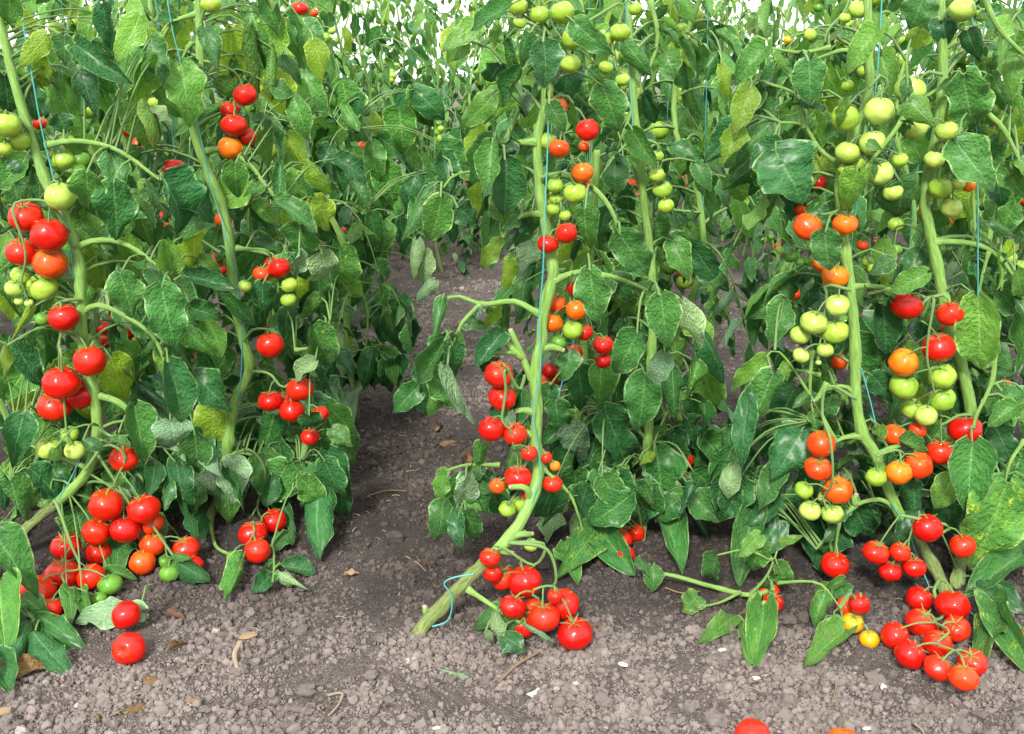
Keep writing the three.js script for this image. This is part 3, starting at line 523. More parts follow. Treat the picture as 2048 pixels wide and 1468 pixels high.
frontPlant({
  bush: [[420, 930, 670, 1130, 12, -0.14, LOWS], [420, 0, 640, 330, 14, 0.1, TOPS], [430, 300, 690, 650, 20, 0.1, MIDS], [400, 600, 690, 960, 26, 0.12, LOWS], [430, 880, 650, 1150, 16, 0.08, LOWS]],
  seed: 2, Z: 2.34, r: 0.0112, label: 'second front tomato plant from the left, slender stem bending beside the path',
  twineLabel: 'blue twine winding down the second stem from the left', twine: [[[330, -30], [345, 60], [360, 120], [400, 270], [426, 385], [452, 470, -0.02], [470, 540], [484, 690], [478, 800]]],
  stem: [[392, -60], [397, 20], [400, 140], [386, 250], [415, 340], [446, 420], [460, 500], [470, 600], [486, 680], [500, 740], [474, 790], [460, 860], [450, 940], [440, 985], [415, 1050]],
  stalks: [[0.005, [393, 28], [345, 45], [318, 90], [293, 120]], [0.004, [385, 85], [370, 105], [362, 128]], [0.006, [412, 302], [450, 298], [500, 330], [530, 370], [560, 405], [600, 452]], [0.006, [472, 497], [520, 503], [560, 520], [585, 548]], [0.005, [449, 912], [490, 905], [530, 935], [520, 1000], [505, 1030]], [0.004, [530, 935], [560, 950], [600, 930]], [0.004, [474, 795], [430, 782], [395, 780]], [0.004, [420, 1050], [440, 1100], [500, 1112], [540, 1090], [548, 1130], [545, 1165]], [0.004, [590, 700], [640, 690], [660, 640]]],
  leaves: [
    [293, 120, 255, 216, 72, 'fresh', -0.1], [362, 128, 383, 250, 68, 'fresh', -0.1], [410, 55, 437, 142, 40, 'mid', -0.06], [350, 48, 366, 115, 56, 'lime', 0.04], [470, 325, 476, 406, 56, 'mid', -0.08], [550, 403, 636, 458, 54, 'mid', -0.04], [600, 448, 605, 524, 70, 'mid', -0.02], [560, 330, 556, 408, 30, 'mid', 0], [500, 50, 530, 202, 38, 'scorched', 0.02], [530, -10, 556, 72, 42, 'mid', 0], [440, 580, 512, 654, 36, 'mid', -0.05], [525, 567, 527, 639, 50, 'deep', -0.08], [645, 508, 651, 582, 62, 'pale', 0.0], [625, 650, 662, 742, 68, 'mottled', -0.06], [598, 498, 590, 562, 28, 'pale', -0.07, 'curl'], [632, 722, 584, 760, 40, 'pale', -0.1], [618, 830, 626, 872, 42, 'deep', -0.12], [664, 856, 702, 892, 36, 'mottled', -0.08], [425, 900, 440, 970, 40, 'deep', 0.02], [452, 955, 458, 1050, 50, 'mottled', -0.08], [600, 928, 570, 997, 46, 'mottled', -0.05], [635, 978, 636, 1117, 84, 'deep', -0.1], [655, 903, 692, 1042, 72, 'deep', -0.06], [488, 1122, 462, 1200, 46, 'mid', -0.1], [585, 1072, 546, 1097, 38, 'mid', -0.12], [570, 1135, 632, 1140, 46, 'deep', -0.1], [560, 1155, 610, 1180, 36, 'pale', -0.08, 'curl'], [540, 1150, 510, 1180, 40, 'deep', -0.07], [560, 880, 560, 960, 52, 'deep', 0.02], [640, 880, 660, 960, 46, 'mid', 0.0], [520, 950, 545, 1010, 46, 'deep', 0.05], [420, 780, 430, 850, 50, 'mid', 0.05], [455, 700, 425, 775, 48, 'mid', 0.05], [575, 620, 570, 690, 50, 'deep', 0.05], [640, 590, 600, 640, 40, 'mottled', 0.05], [420, 650, 425, 720, 50, 'deep', 0.1], [455, 250, 450, 320, 40, 'mid', 0.05], [430, 160, 480, 190, 42, 'fresh', 0.06], [545, 175, 592, 192, 38, 'mid', 0.05], [470, 120, 440, 170, 48, 'mid', 0.08], [560, 1000, 580, 1060, 40, 'deep', 0.02], [400, 1000, 395, 1070, 46, 'deep', 0.02],
  ],
  trusses: [
    { at: [398, 60], f: [[422, 8, 20, 'G']] }, { at: [398, 120], off: 0.0, at2: [[440, 130], [475, 150]], f: [[468, 251, 26, 'R'], [490, 190, 24, 'R'], [460, 296, 24, 'O'], [460, 220, 20, 'R'], [494, 274, 19, 'R']] }, { at: [386, 260], off: 0.02, f: [[350, 340, 23, 'R']] },
    { at: [472, 500], at2: [[530, 500]], f: [[559, 536, 22, 'R'], [524, 548, 18, 'Q'], [577, 600, 16, 'G'], [579, 570, 17, 'G'], [490, 572, 14, 'P'], [538, 560, 13, 'P'], [545, 528, 16, 'R']] }, { at: [462, 520], off: 0.08, f: [[425, 522, 15, 'R'], [442, 540, 12, 'R'], [330, 460, 16, 'R']] },
    { at: [488, 682], at2: [[510, 658], [540, 660]], f: [[540, 690, 27, 'R']] }, { at: [500, 742], at2: [[540, 748], [566, 775]], f: [[583, 821, 25, 'R'], [540, 802, 24, 'R'], [600, 778, 27, 'R'], [640, 828, 18, 'R'], [620, 874, 19, 'R'], [568, 800, 18, 'R']] },
    { at: [452, 900], off: 0.06, f: [[415, 868, 15, 'R'], [398, 860, 11, 'R']] }, { at: [450, 920], at2: [[500, 900], [530, 940], [515, 1010]], f: [[505, 1068, 28, 'R'], [548, 1042, 26, 'R'], [515, 1102, 26, 'R'], [465, 1113, 12, 'D']] },
  ], fill: { n: 18, from: 0.02, to: 0.95, side: [0.05, 1.0] },
});
frontPlant({
  bush: [[640, 150, 900, 540, 26, 0.1, MIDS], [600, 560, 800, 850, 26, 0.05, LOWS]],
  seed: 3, Z: 3.1, r: 0.0095, label: 'third tomato plant from the left, its stem hooking where it nears the path',
  twineLabel: 'thin blue twine along the third stem from the left', twine: [[[553, -20], [560, 60], [578, 140], [604, 250], [622, 320]]],
  stem: [[540, -40], [556, 40], [580, 130], [600, 230], [622, 330], [655, 420], [688, 490], [697, 560], [694, 650], [700, 740], [712, 810]],
  stalks: [[0.005, [697, 560], [720, 580], [735, 620], [732, 700]], [0.005, [690, 490], [720, 480], [745, 500]], [0.005, [655, 420], [690, 405], [720, 430]], [0.004, [600, 230], [650, 225], [690, 260]]],
  leaves: [[600, 140, 655, 212, 40, 'mid'], [570, 310, 592, 362, 40, 'mid'], [620, 365, 652, 412, 46, 'mid'], [725, 480, 735, 560, 46, 'deep'], [740, 430, 760, 510, 40, 'mid'], [800, 440, 810, 510, 40, 'deep'], [835, 480, 820, 555, 36, 'pale'], [850, 500, 850, 570, 36, 'pale'], [870, 560, 830, 600, 34, 'pale'], [780, 620, 790, 700, 40, 'mid'], [820, 610, 800, 690, 44, 'pale'], [745, 700, 730, 780, 50, 'deep'], [770, 720, 790, 790, 42, 'deep'], [690, 800, 690, 870, 60, 'pale'], [650, 780, 660, 850, 50, 'deep'], [725, 540, 700, 620, 46, 'mid'], [640, 560, 650, 640, 56, 'mid'], [690, 210, 720, 260, 40, 'mid'], [670, 330, 690, 390, 40, 'deep'], [705, 360, 740, 420, 42, 'mid'], [660, 290, 640, 340, 36, 'deep']],
  trusses: [{ at: [556, 40], at2: [[590, 10]], f: [[600, 17, 16, 'R'], [628, 26, 9, 'Q']] }, { at: [560, 60], at2: [[620, 40]], f: [[610, 104, 15, 'G'], [590, 107, 13, 'G'], [626, 78, 12, 'G'], [650, 76, 12, 'G'], [612, 46, 12, 'G'], [640, 82, 9, 'G'], [664, 62, 8, 'G']] }, { at: [596, 200], f: [[600, 178, 12, 'D'], [612, 199, 13, 'D'], [614, 222, 10, 'D']] }, { at: [622, 320], f: [[618, 332, 10, 'R'], [608, 348, 8, 'G'], [585, 380, 12, 'D'], [600, 375, 9, 'D']] }, { at: [697, 560], at2: [[760, 570]], f: [[778, 580, 7, 'Q']] }],
  fill: { n: 13, from: 0.05, to: 0.85, side: [-0.5, 1.5] },
});
frontPlant({
  bush: [[830, 600, 900, 860, 5, 0.0, LOWS], [800, 300, 1060, 480, 10, 0.06, MIDS], [870, 920, 990, 1090, 6, 0.04, LOWS], [900, 60, 1090, 260, 8, 0.1, TOPS], [1100, 60, 1240, 300, 8, 0.12, MIDS]],
  seed: 4, old: 0.82, Z: 1.93, r: 0.0113, label: 'central front tomato plant whose bare ribbed stem leans from the soil beside the path',
  twineLabel: 'blue twine tied to the bare central stem', twine: [[[1097, 225, -0.02], [1094, 330, -0.02], [1089, 430, -0.03], [1086, 540, -0.03], [1078, 640, -0.02], [1081, 735, -0.02], [1066, 832, -0.02], [1074, 880, -0.02], [1080, 950, -0.02], [1062, 1012, -0.02]], [[948, 1148, -0.16], [905, 1156, -0.16], [888, 1166, -0.16], [902, 1190, -0.16], [902, 1225, -0.16], [892, 1244, -0.16], [864, 1253, -0.16]]],
  stem: [[1098, 60], [1096, 140], [1092, 210], [1076, 270], [1077, 340], [1086, 420], [1100, 500], [1106, 560], [1088, 615], [1082, 690], [1070, 745], [1076, 830], [1070, 880], [1078, 945], [1062, 1000, -0.02], [1030, 1060, -0.05], [985, 1110, -0.09], [930, 1163, -0.13], [880, 1218, -0.14], [846, 1252, -0.14]],
  stalks: [[0.007, [1072, 285], [1035, 285], [990, 292]], [0.005, [1005, 290], [1030, 240], [1045, 195]], [0.007, [1090, 357], [1130, 350], [1185, 375], [1225, 425], [1240, 470]], [0.006, [1085, 428], [1045, 430], [1005, 475]], [0.007, [1108, 560], [1150, 545], [1180, 540]], [0.006, [1160, 543], [1230, 555], [1320, 592]], [0.0062, [1078, 628], [1030, 603], [965, 608], [910, 592], [885, 603]], [0.005, [962, 608], [925, 645], [905, 695]], [0.005, [1035, 705], [990, 706], [960, 722]], [0.004, [990, 340], [910, 350], [880, 385]], [0.005, [935, 1178, -0.14], [975, 1205, -0.16], [1030, 1240, -0.2], [1060, 1255, -0.2]], [0.004, [1078, 930], [1140, 990], [1165, 1060]], [0.004, [920, 1030, 0.05], [930, 990, 0.05], [975, 935, 0.05]], [0.004, [1000, 930, 0.04], [930, 930, 0.05], [890, 942, 0.05]]],
  stubs: [[[1066, 765], [1045, 715], [1022, 662]], [[1046, 716], [1028, 700], [1005, 680]], [[1084, 696], [1105, 694], [1124, 700]], [[1072, 826], [1050, 820], [1034, 822]], [[1066, 872], [1035, 862], [998, 874]], [[1062, 1000, -0.02], [1050, 975, -0.03], [1022, 974, -0.03]], [[1010, 1085, -0.06], [1035, 1070, -0.06], [1062, 1068, -0.05]], [[998, 1100, -0.09], [1012, 1104, -0.1], [1022, 1106, -0.1]], [[862, 1236, -0.14], [852, 1225, -0.14], [850, 1215, -0.14]]],
  leaves: [
    [1085, 85, 1098, 174, 66, 'deep', -0.12], [1060, 65, 1025, 137, 52, 'mid', -0.1], [1022, 8, 935, 57, 44, 'mid', -0.1], [952, 48, 888, 90, 38, 'fresh', -0.04], [932, 80, 888, 127, 42, 'fresh', -0.02], [1045, 140, 995, 212, 54, 'deep', -0.06], [985, 190, 917, 262, 44, 'fresh', -0.06], [1000, 128, 975, 172, 46, 'deep', 0], [990, 275, 938, 370, 54, 'mid', -0.06], [985, 288, 970, 375, 58, 'mid', -0.1], [1010, 320, 1012, 432, 84, 'deep', -0.04], [868, 375, 800, 482, 48, 'mid', -0.04], [882, 393, 860, 497, 58, 'mid', -0.08], [915, 415, 962, 457, 52, 'deep', -0.02], [900, 430, 906, 492, 42, 'deep', 0.02], [1150, 45, 1226, 114, 50, 'mid', -0.1], [1205, 170, 1236, 266, 64, 'mid', -0.02], [1098, 208, 1136, 264, 38, 'mid', -0.12], [1170, 415, 1174, 517, 62, 'mid', -0.12], [1240, 468, 1302, 557, 66, 'mid', -0.08], [1180, 540, 1190, 652, 66, 'mid', -0.12], [1320, 590, 1337, 704, 64, 'mid', -0.1], [1366, 603, 1398, 712, 46, 'pale', -0.04, 'curl'], [1330, 705, 1310, 772, 54, 'pale', -0.04], [1275, 665, 1224, 757, 62, 'mid', -0.08], [1060, 420, 1030, 497, 54, 'mid', 0.02], [885, 598, 866, 684, 30, 'mid', -0.03], [890, 680, 828, 772, 52, 'mid', -0.06], [905, 690, 880, 792, 52, 'deep', -0.03], [893, 730, 952, 868, 46, 'pale', -0.08, 'curl'], [1000, 668, 954, 726, 46, 'deep', 0.0], [995, 610, 954, 662, 32, 'lime', 0.02], [962, 888, 955, 952, 38, 'mid', 0.0], [888, 940, 878, 1008, 32, 'fresh', 0.02], [1000, 480, 960, 542, 32, 'lime', 0.05], [1095, 130, 1090, 190, 50, 'pale', -0.04], [1055, 190, 1035, 240, 30, 'pale', -0.03], [1110, 90, 1125, 140, 40, 'fresh', -0.02],
    [885, 1003, 876, 1088, 48, 'mid', 0.02], [912, 1018, 916, 1097, 34, 'deep', 0.0], [930, 1018, 962, 1097, 42, 'mid', 0.0], [1016, 1220, 938, 1258, 42, 'mid', -0.2], [990, 1225, 1000, 1292, 26, 'pale', -0.22, 'curl'], [1050, 1248, 1108, 1276, 32, 'pale', -0.24, 'curl'], [1005, 1272, 1052, 1302, 44, 'deep', -0.24], [970, 1262, 985, 1292, 26, 'pale', -0.22, 'curl'], [1140, 700, 1130, 760, 44, 'mid', 0.05], [1140, 30, 1180, 90, 48, 'mid', 0.03],
  ],
  trusses: [
    { at: [1098, 70], off: -0.03, f: [[1145, 78, 22, 'G'], [1140, 127, 21, 'G'], [1125, 25, 24, 'G'], [1035, 12, 20, 'G'], [1078, 30, 20, 'G'], [1040, 45, 14, 'G']] }, { at: [1100, 80], off: 0.03, at2: [[1180, 40]], f: [[1240, 65, 21, 'G'], [1208, 78, 20, 'G'], [1212, 135, 15, 'G'], [1245, 160, 15, 'G'], [1270, 18, 14, 'G']] },
    { at: [1092, 205], at2: [[1130, 190], [1150, 215]], off: -0.02, f: [[1175, 260, 23, 'R'], [1118, 297, 21, 'Q'], [1165, 345, 22, 'O'], [1115, 213, 20, 'Q'], [1096, 283, 19, 'G'], [1170, 366, 12, 'Q']] }, { at: [1080, 355], off: -0.02, at2: [[1125, 345]], f: [[1150, 385, 24, 'G'], [1110, 371, 17, 'G'], [1113, 396, 15, 'G'], [1106, 419, 14, 'G'], [1130, 431, 12, 'G'], [1133, 466, 22, 'R'], [1096, 488, 21, 'R']] },
    { at: [1104, 540], off: 0.03, at2: [[1140, 520]], f: [[1152, 575, 19, 'R'], [1152, 620, 21, 'O'], [1145, 660, 21, 'G'], [1103, 645, 23, 'O'], [1112, 606, 21, 'Q'], [1118, 684, 15, 'D'], [1168, 665, 18, 'R']] }, { at: [1085, 660], off: 0.14, at2: [[1150, 650], [1180, 660]], f: [[1207, 690, 21, 'R'], [1207, 722, 17, 'R'], [1150, 705, 16, 'R']] },
    { at: [1050, 750], at2: [[1040, 780]], front: true, off: -0.03, f: [[998, 749, 29, 'R'], [1005, 795, 28, 'R'], [983, 858, 26, 'R'], [1030, 868, 24, 'R'], [1058, 906, 17, 'R']] }, { at: [1078, 900], off: 0.0, at2: [[1020, 900]], f: [[1036, 955, 28, 'R'], [995, 972, 17, 'Q'], [1105, 968, 20, 'R'], [1015, 1018, 18, 'G'], [1040, 1008, 17, 'G'], [1058, 990, 14, 'R'], [1092, 915, 13, 'R'], [1110, 932, 11, 'O']] },
    { at: [1030, 1070], off: -0.05, f: [[1062, 1090, 14, 'P']] }, { at: [1015, 1085], at2: [[1090, 1090], [1070, 1130]], off: -0.12, f: [[1050, 1163, 34, 'R'], [1008, 1157, 26, 'R'], [980, 1115, 21, 'R'], [985, 1146, 19, 'R']] }, { at: [1020, 1085], at2: [[1095, 1100], [1110, 1170]], off: -0.2, f: [[1150, 1268, 36, 'R'], [1088, 1235, 32, 'R'], [1045, 1250, 28, 'R'], [1128, 1208, 31, 'R'], [1025, 1213, 26, 'R'], [1003, 1247, 24, 'R'], [1068, 1218, 22, 'R'], [1110, 1192, 16, 'R']] },
  ], fill: { n: 4, from: 0.02, to: 0.3 },
});
frontPlant({
  bush: [[1110, 930, 1430, 1170, 20, -0.2, LOWS], [1130, 430, 1400, 800, 22, 0.1, MIDS], [1120, 760, 1420, 1140, 40, 0.1, LOWS]],
  seed: 5, Z: 2.3, r: 0.0095, label: 'leafy tomato plant crowding close behind the right of the central bare stem',
  twineLabel: 'blue twine above the plant behind the central stem', twine: [[[1250, -30], [1256, 100], [1268, 280]]],
  stem: [[1255, -20], [1262, 130], [1272, 250], [1290, 420], [1302, 520], [1306, 640], [1300, 760], [1296, 880], [1290, 980], [1285, 1060]],
  stalks: [[0.005, [1300, 0], [1315, 80], [1268, 210]], [0.004, [1268, 215], [1245, 270], [1230, 320]], [0.005, [1298, 760], [1250, 720], [1200, 728]], [0.005, [1296, 880], [1240, 830], [1210, 820]], [0.004, [1290, 930], [1310, 880], [1330, 830]], [0.004, [1290, 990], [1280, 960], [1270, 960]], [0.004, [1290, 290], [1330, 410], [1400, 425]]],
  leaves: [
    [1250, 85, 1307, 149, 48, 'mid', -0.05], [1265, 262, 1313, 337, 52, 'mid', -0.05], [1230, 320, 1228, 372, 58, 'mid', -0.02], [1330, 105, 1352, 152, 52, 'mid', 0.05], [1366, -8, 1396, 47, 34, 'fresh', 0.0], [1225, -10, 1242, 42, 42, 'fresh', -0.03], [1200, 728, 1211, 832, 64, 'mid', -0.05], [1155, 733, 1176, 832, 54, 'deep', -0.04], [1290, 748, 1274, 872, 68, 'mid', -0.06], [1345, 738, 1352, 842, 58, 'deep', -0.02], [1210, 820, 1266, 952, 72, 'deep', -0.06], [1270, 963, 1248, 1057, 48, 'mottled', -0.08], [1320, 998, 1366, 1142, 78, 'mid', -0.06], [1312, 898, 1330, 1012, 84, 'deep', -0.03], [1180, 1035, 1145, 1077, 46, 'pale', -0.1], [1195, 1068, 1124, 1167, 62, 'mottled', -0.16], [1200, 1083, 1252, 1142, 72, 'deep', -0.12], [1200, 1000, 1140, 1022, 44, 'deep', -0.02], [1110, 800, 1120, 860, 46, 'deep', -0.02], [1140, 850, 1170, 930, 56, 'pale', 0.0], [1105, 1030, 1090, 1080, 50, 'pale', -0.04], [1150, 880, 1110, 960, 54, 'deep', 0.05], [1150, 940, 1160, 1010, 56, 'mid', 0.0], [1215, 900, 1200, 980, 54, 'mid', 0.02], [1310, 905, 1285, 925, 20, 'lime', -0.08], [1250, 930, 1238, 960, 26, 'lime', -0.07], [1385, 950, 1402, 1017, 54, 'mid', 0.05], [1350, 860, 1340, 930, 50, 'deep', 0.03], [1375, 1000, 1400, 1060, 44, 'deep', 0.05], [1290, 640, 1340, 690, 44, 'deep', 0.04], [1260, 380, 1250, 440, 44, 'deep', 0.04], [1310, 440, 1330, 500, 46, 'mid', 0.03], [1345, 480, 1380, 560, 46, 'mid', 0.03], [1385, 490, 1455, 592, 50, 'deep', 0.08], [1400, 665, 1466, 762, 60, 'deep', 0.1], [1380, 790, 1400, 860, 50, 'mid', 0.1], [1230, 540, 1260, 610, 46, 'deep', 0.04], [1215, 415, 1200, 480, 44, 'deep', 0.05], [1130, 1100, 1150, 1165, 50, 'mid', -0.12], [1340, 130, 1385, 180, 40, 'mid', 0.1], [1290, 190, 1310, 250, 36, 'deep', 0.1],
  ],
  trusses: [{ at: [1285, 280], at2: [[1310, 285]], f: [[1315, 312, 13, 'G'], [1314, 351, 17, 'G'], [1325, 379, 20, 'G'], [1332, 412, 17, 'G']] }, { at: [1288, 1000], off: 0.1, f: [[1215, 1060, 20, 'R'], [1242, 1078, 22, 'R'], [1272, 1066, 18, 'R'], [1250, 1110, 20, 'R'], [1240, 1050, 18, 'R']] }, { at: [1195, 950], at2: [[1310, 890]], off: 0.1, f: [[1370, 920, 18, 'R'], [1362, 955, 18, 'R'], [1366, 987, 17, 'R']] }],
  fill: { n: 14, from: 0.02, to: 0.95 },
});
frontPlant({
  seed: 15, Z: 2.42, r: 0.0112, label: 'slim tomato stem showing between leaves just right of the central bare stem',
  twineLabel: 'short blue twine slanting right of the central bare stem', twine: [[[1150, 660, -0.06], [1146, 688, -0.06], [1130, 745, -0.06], [1114, 802, -0.06]]],
  stem: [[1195, 300], [1185, 450], [1176, 560], [1170, 640], [1168, 720], [1160, 800], [1148, 900], [1130, 1000]],
  stalks: [[0.004, [1168, 720], [1130, 735], [1100, 770]], [0.004, [1175, 600], [1230, 600], [1250, 640]]],
  leaves: [[1100, 770, 1095, 830, 44, 'deep'], [1120, 830, 1150, 880, 50, 'mid'], [1130, 900, 1100, 950, 50, 'deep'], [1250, 640, 1260, 700, 46, 'deep'], [1140, 480, 1150, 560, 44, 'mid'], [1205, 560, 1215, 640, 44, 'deep'], [1050, 560, 1040, 640, 44, 'mid'], [1060, 480, 1040, 560, 46, 'pale'], [1020, 520, 1005, 590, 38, 'lime']],
  trusses: [], fill: { n: 8, from: 0.1, to: 0.9 },
});
frontPlant({
  bush: [[1450, 930, 1720, 1180, 22, 0.09, LOWS], [1450, 820, 1700, 1150, 38, 0.14, LOWS], [1450, 120, 1650, 420, 16, 0.1, MIDS], [1560, 540, 1760, 880, 14, 0.14, LOWS], [1640, 60, 1900, 460, 16, 0.16, TOPS]],
  seed: 6, Z: 2.02, r: 0.0106, label: 'right front tomato plant with upright pale stem and orange fruit, left of its neighbour',
  twineLabel: 'blue twine behind the upright stem of the right front plant', twine: [[[1765, -20], [1752, 170], [1706, 460, 0.03], [1696, 560, 0.03]], [[1722, 735], [1740, 800], [1757, 872]], [[1782, 1005], [1815, 1060], [1835, 1115], [1858, 1172]]],
  stem: [[1735, -50], [1737, 90], [1738, 180], [1705, 280], [1680, 350], [1688, 470], [1700, 570], [1710, 680], [1712, 790], [1724, 865], [1752, 912], [1772, 965], [1802, 1035], [1848, 1100], [1886, 1172]],
  stalks: [[0.0065, [1702, 573], [1740, 572], [1782, 576]], [0.005, [1780, 576], [1760, 582], [1735, 588]], [0.0055, [1713, 795], [1690, 772], [1650, 780]], [0.007, [1722, 872], [1690, 874], [1670, 884]], [0.007, [1755, 912], [1775, 898], [1800, 892]], [0.0055, [1797, 1025], [1765, 1000], [1712, 1010], [1665, 1062], [1632, 1098]], [0.0045, [1712, 1010], [1662, 1060], [1668, 1130], [1665, 1190]], [0.005, [1680, 330], [1640, 300], [1605, 250], [1560, 245]], [0.0045, [1608, 255], [1590, 190], [1530, 165]], [0.005, [1735, 110], [1690, 100], [1630, 118]], [0.004, [1660, 95], [1600, 105], [1535, 95]], [0.0042, [1805, 240, -0.08], [1815, 180, -0.08], [1812, 120, -0.08]], [0.005, [1820, 185, -0.05], [1800, 245, -0.08], [1760, 300, -0.08], [1725, 345, -0.08]], [0.004, [1640, 750], [1590, 740], [1548, 750]], [0.004, [1670, 880], [1620, 790], [1550, 700], [1530, 715]], [0.004, [1625, 700], [1620, 780], [1628, 840]]],
  stubs: [[[1655, 765], [1640, 790], [1630, 800]], [[1712, 1010, 0], [1708, 998, 0], [1712, 990, 0]]],
  leaves: [
    [1533, 95, 1465, 157, 54, 'mid', -0.02], [1618, 122, 1626, 212, 66, 'mid', -0.05], [1500, 175, 1470, 268, 48, 'lime', -0.05], [1480, 255, 1446, 328, 48, 'lime', -0.04], [1540, 245, 1470, 312, 54, 'mid', 0.0], [1550, 300, 1612, 402, 112, 'deep', -0.06], [1560, 290, 1500, 335, 60, 'deep', -0.03], [1715, 340, 1680, 438, 70, 'fresh', -0.12], [1755, 62, 1690, 133, 54, 'fresh', -0.08], [1850, -12, 1825, 57, 68, 'mid', -0.05], [1820, 200, 1872, 252, 62, 'fresh', -0.1], [1840, 58, 1830, 108, 40, 'lime', -0.06], [1800, 360, 1812, 452, 108, 'mid', -0.06], [1650, 463, 1658, 543, 58, 'mid', -0.1], [1785, 520, 1738, 546, 38, 'mid', -0.06], [1855, 545, 1780, 582, 48, 'fresh', -0.06], [1545, 748, 1500, 873, 72, 'mid', -0.06], [1498, 790, 1478, 937, 42, 'deep', -0.03], [1565, 598, 1555, 682, 54, 'mid', 0.1], [1570, 560, 1597, 607, 42, 'mid', 0.1], [1530, 713, 1458, 787, 34, 'fresh', 0.0], [1760, 585, 1776, 712, 66, 'deep', 0.06], [1605, 860, 1540, 962, 84, 'deep', 0.04], [1560, 930, 1515, 1022, 48, 'mid', 0.0], [1600, 1000, 1590, 1080, 80, 'deep', 0.08], [1560, 1040, 1500, 1120, 60, 'deep', 0.08], [1650, 1060, 1640, 1140, 90, 'deep', 0.1], [1700, 1000, 1740, 1080, 70, 'deep', 0.06], [1500, 1040, 1482, 1172, 60, 'mid', 0.05], [1640, 740, 1660, 810, 60, 'mid', 0.03], [1665, 790, 1630, 850, 44, 'mid', 0.0], [1760, 850, 1755, 890, 26, 'fresh', -0.03], [1800, 880, 1860, 900, 40, 'mid', -0.02], [1745, 750, 1790, 810, 50, 'deep', 0.05], [1690, 1160, 1650, 1175, 20, 'mid', -0.1], [1680, 1170, 1690, 1200, 40, 'mid', -0.1], [1560, 130, 1590, 180, 40, 'fresh', 0.03], [1660, 60, 1620, 90, 36, 'fresh', 0.05], [1740, 20, 1780, 70, 44, 'fresh', 0.0], [1690, 200, 1680, 260, 26, 'fresh', -0.1], [1735, 285, 1765, 300, 20, 'fresh', -0.12], [1465, 930, 1450, 1000, 44, 'pale', 0.05], [1700, 660, 1640, 690, 20, 'mid', 0.05],
    [1645, 410, 1640, 470, 40, 'deep', 0.05], [1580, 400, 1600, 450, 46, 'deep', 0.08],
  ],
  trusses: [
    { at: [1737, 60], off: 0.02, f: [[1718, 18, 21, 'P'], [1690, 36, 12, 'G'], [1755, -2, 16, 'G'], [1728, 142, 14, 'G'], [1695, 172, 13, 'G'], [1620, 70, 13, 'G'], [1575, 80, 8, 'Y']] },
    { at: [1738, 175], at2: [[1765, 150], [1775, 175]], off: -0.05, f: [[1758, 222, 30, 'P'], [1690, 236, 28, 'G'], [1745, 286, 27, 'P'], [1695, 305, 25, 'P'], [1760, 346, 27, 'P'], [1785, 383, 20, 'P'], [1715, 325, 20, 'G'], [1690, 340, 14, 'G'], [1800, 320, 16, 'G']] },
    { at: [1680, 350], off: 0.08, at2: [[1650, 340]], f: [[1637, 365, 16, 'R'], [1605, 350, 12, 'R'], [1642, 412, 14, 'D'], [1600, 420, 11, 'Q']] }, { at: [1690, 420], off: -0.03, f: [[1615, 454, 29, 'Q'], [1690, 448, 25, 'O']] }, { at: [1696, 510], off: -0.01, f: [[1670, 553, 27, 'O'], [1650, 522, 27, 'O']] }, { at: [1700, 480], off: 0.12, f: [[1725, 490, 12, 'Q'], [1748, 537, 14, 'G'], [1735, 523, 12, 'G']] }, { at: [1690, 500], off: 0.15, at2: [[1620, 500]], f: [[1560, 500, 9, 'P'], [1580, 514, 13, 'D'], [1600, 525, 9, 'D'], [1615, 522, 10, 'D']] },
    { at: [1702, 580], at2: [[1650, 570]], off: -0.05, f: [[1675, 611, 24, 'P'], [1628, 645, 27, 'P'], [1670, 663, 27, 'G'], [1600, 670, 20, 'P'], [1602, 711, 17, 'P'], [1650, 700, 17, 'P'], [1637, 725, 6, 'P']] }, { at: [1711, 700], off: 0.08, f: [[1678, 723, 17, 'Q']] }, { at: [1540, 620, 0.3], off: 0.3, f: [[1503, 650, 11, 'D'], [1529, 645, 10, 'D']] },
    { at: [1713, 798], at2: [[1655, 772], [1645, 830]], front: true, off: -0.05, f: [[1642, 888, 28, 'Q'], [1676, 980, 29, 'Q'], [1636, 936, 27, 'Q'], [1608, 980, 19, 'G'], [1620, 1021, 22, 'P'], [1664, 1026, 22, 'P'], [1648, 995, 13, 'P']] },
    { at: [1752, 912], at2: [[1790, 900]], off: -0.06, f: [[1797, 945, 26, 'O'], [1836, 931, 28, 'Q'], [1752, 954, 21, 'G']] }, { at: [1680, 1045], off: -0.06, f: [[1670, 1130, 28, 'R']] },
    { at: [1800, 1030], at2: [[1900, 1055], [1840, 1075]], off: -0.1, f: [[1855, 1056, 29, 'R'], [1925, 1092, 25, 'R'], [1752, 1105, 26, 'R'], [1828, 1134, 23, 'R'], [1780, 1143, 23, 'R'], [1800, 1104, 21, 'R']] },
    { at: [1880, 1160], at2: [[1868, 1180], [1885, 1230]], front: true, off: -0.14, f: [[1842, 1246, 31, 'R'], [1905, 1211, 34, 'R'], [1838, 1198, 26, 'R'], [1912, 1258, 27, 'R'], [1875, 1288, 28, 'R'], [1790, 1272, 28, 'R'], [1820, 1309, 30, 'R'], [1875, 1336, 28, 'R'], [1945, 1325, 29, 'R'], [1927, 1356, 29, 'Q']] },
  ], fill: { n: 15, from: 0.02, to: 0.92 },
});
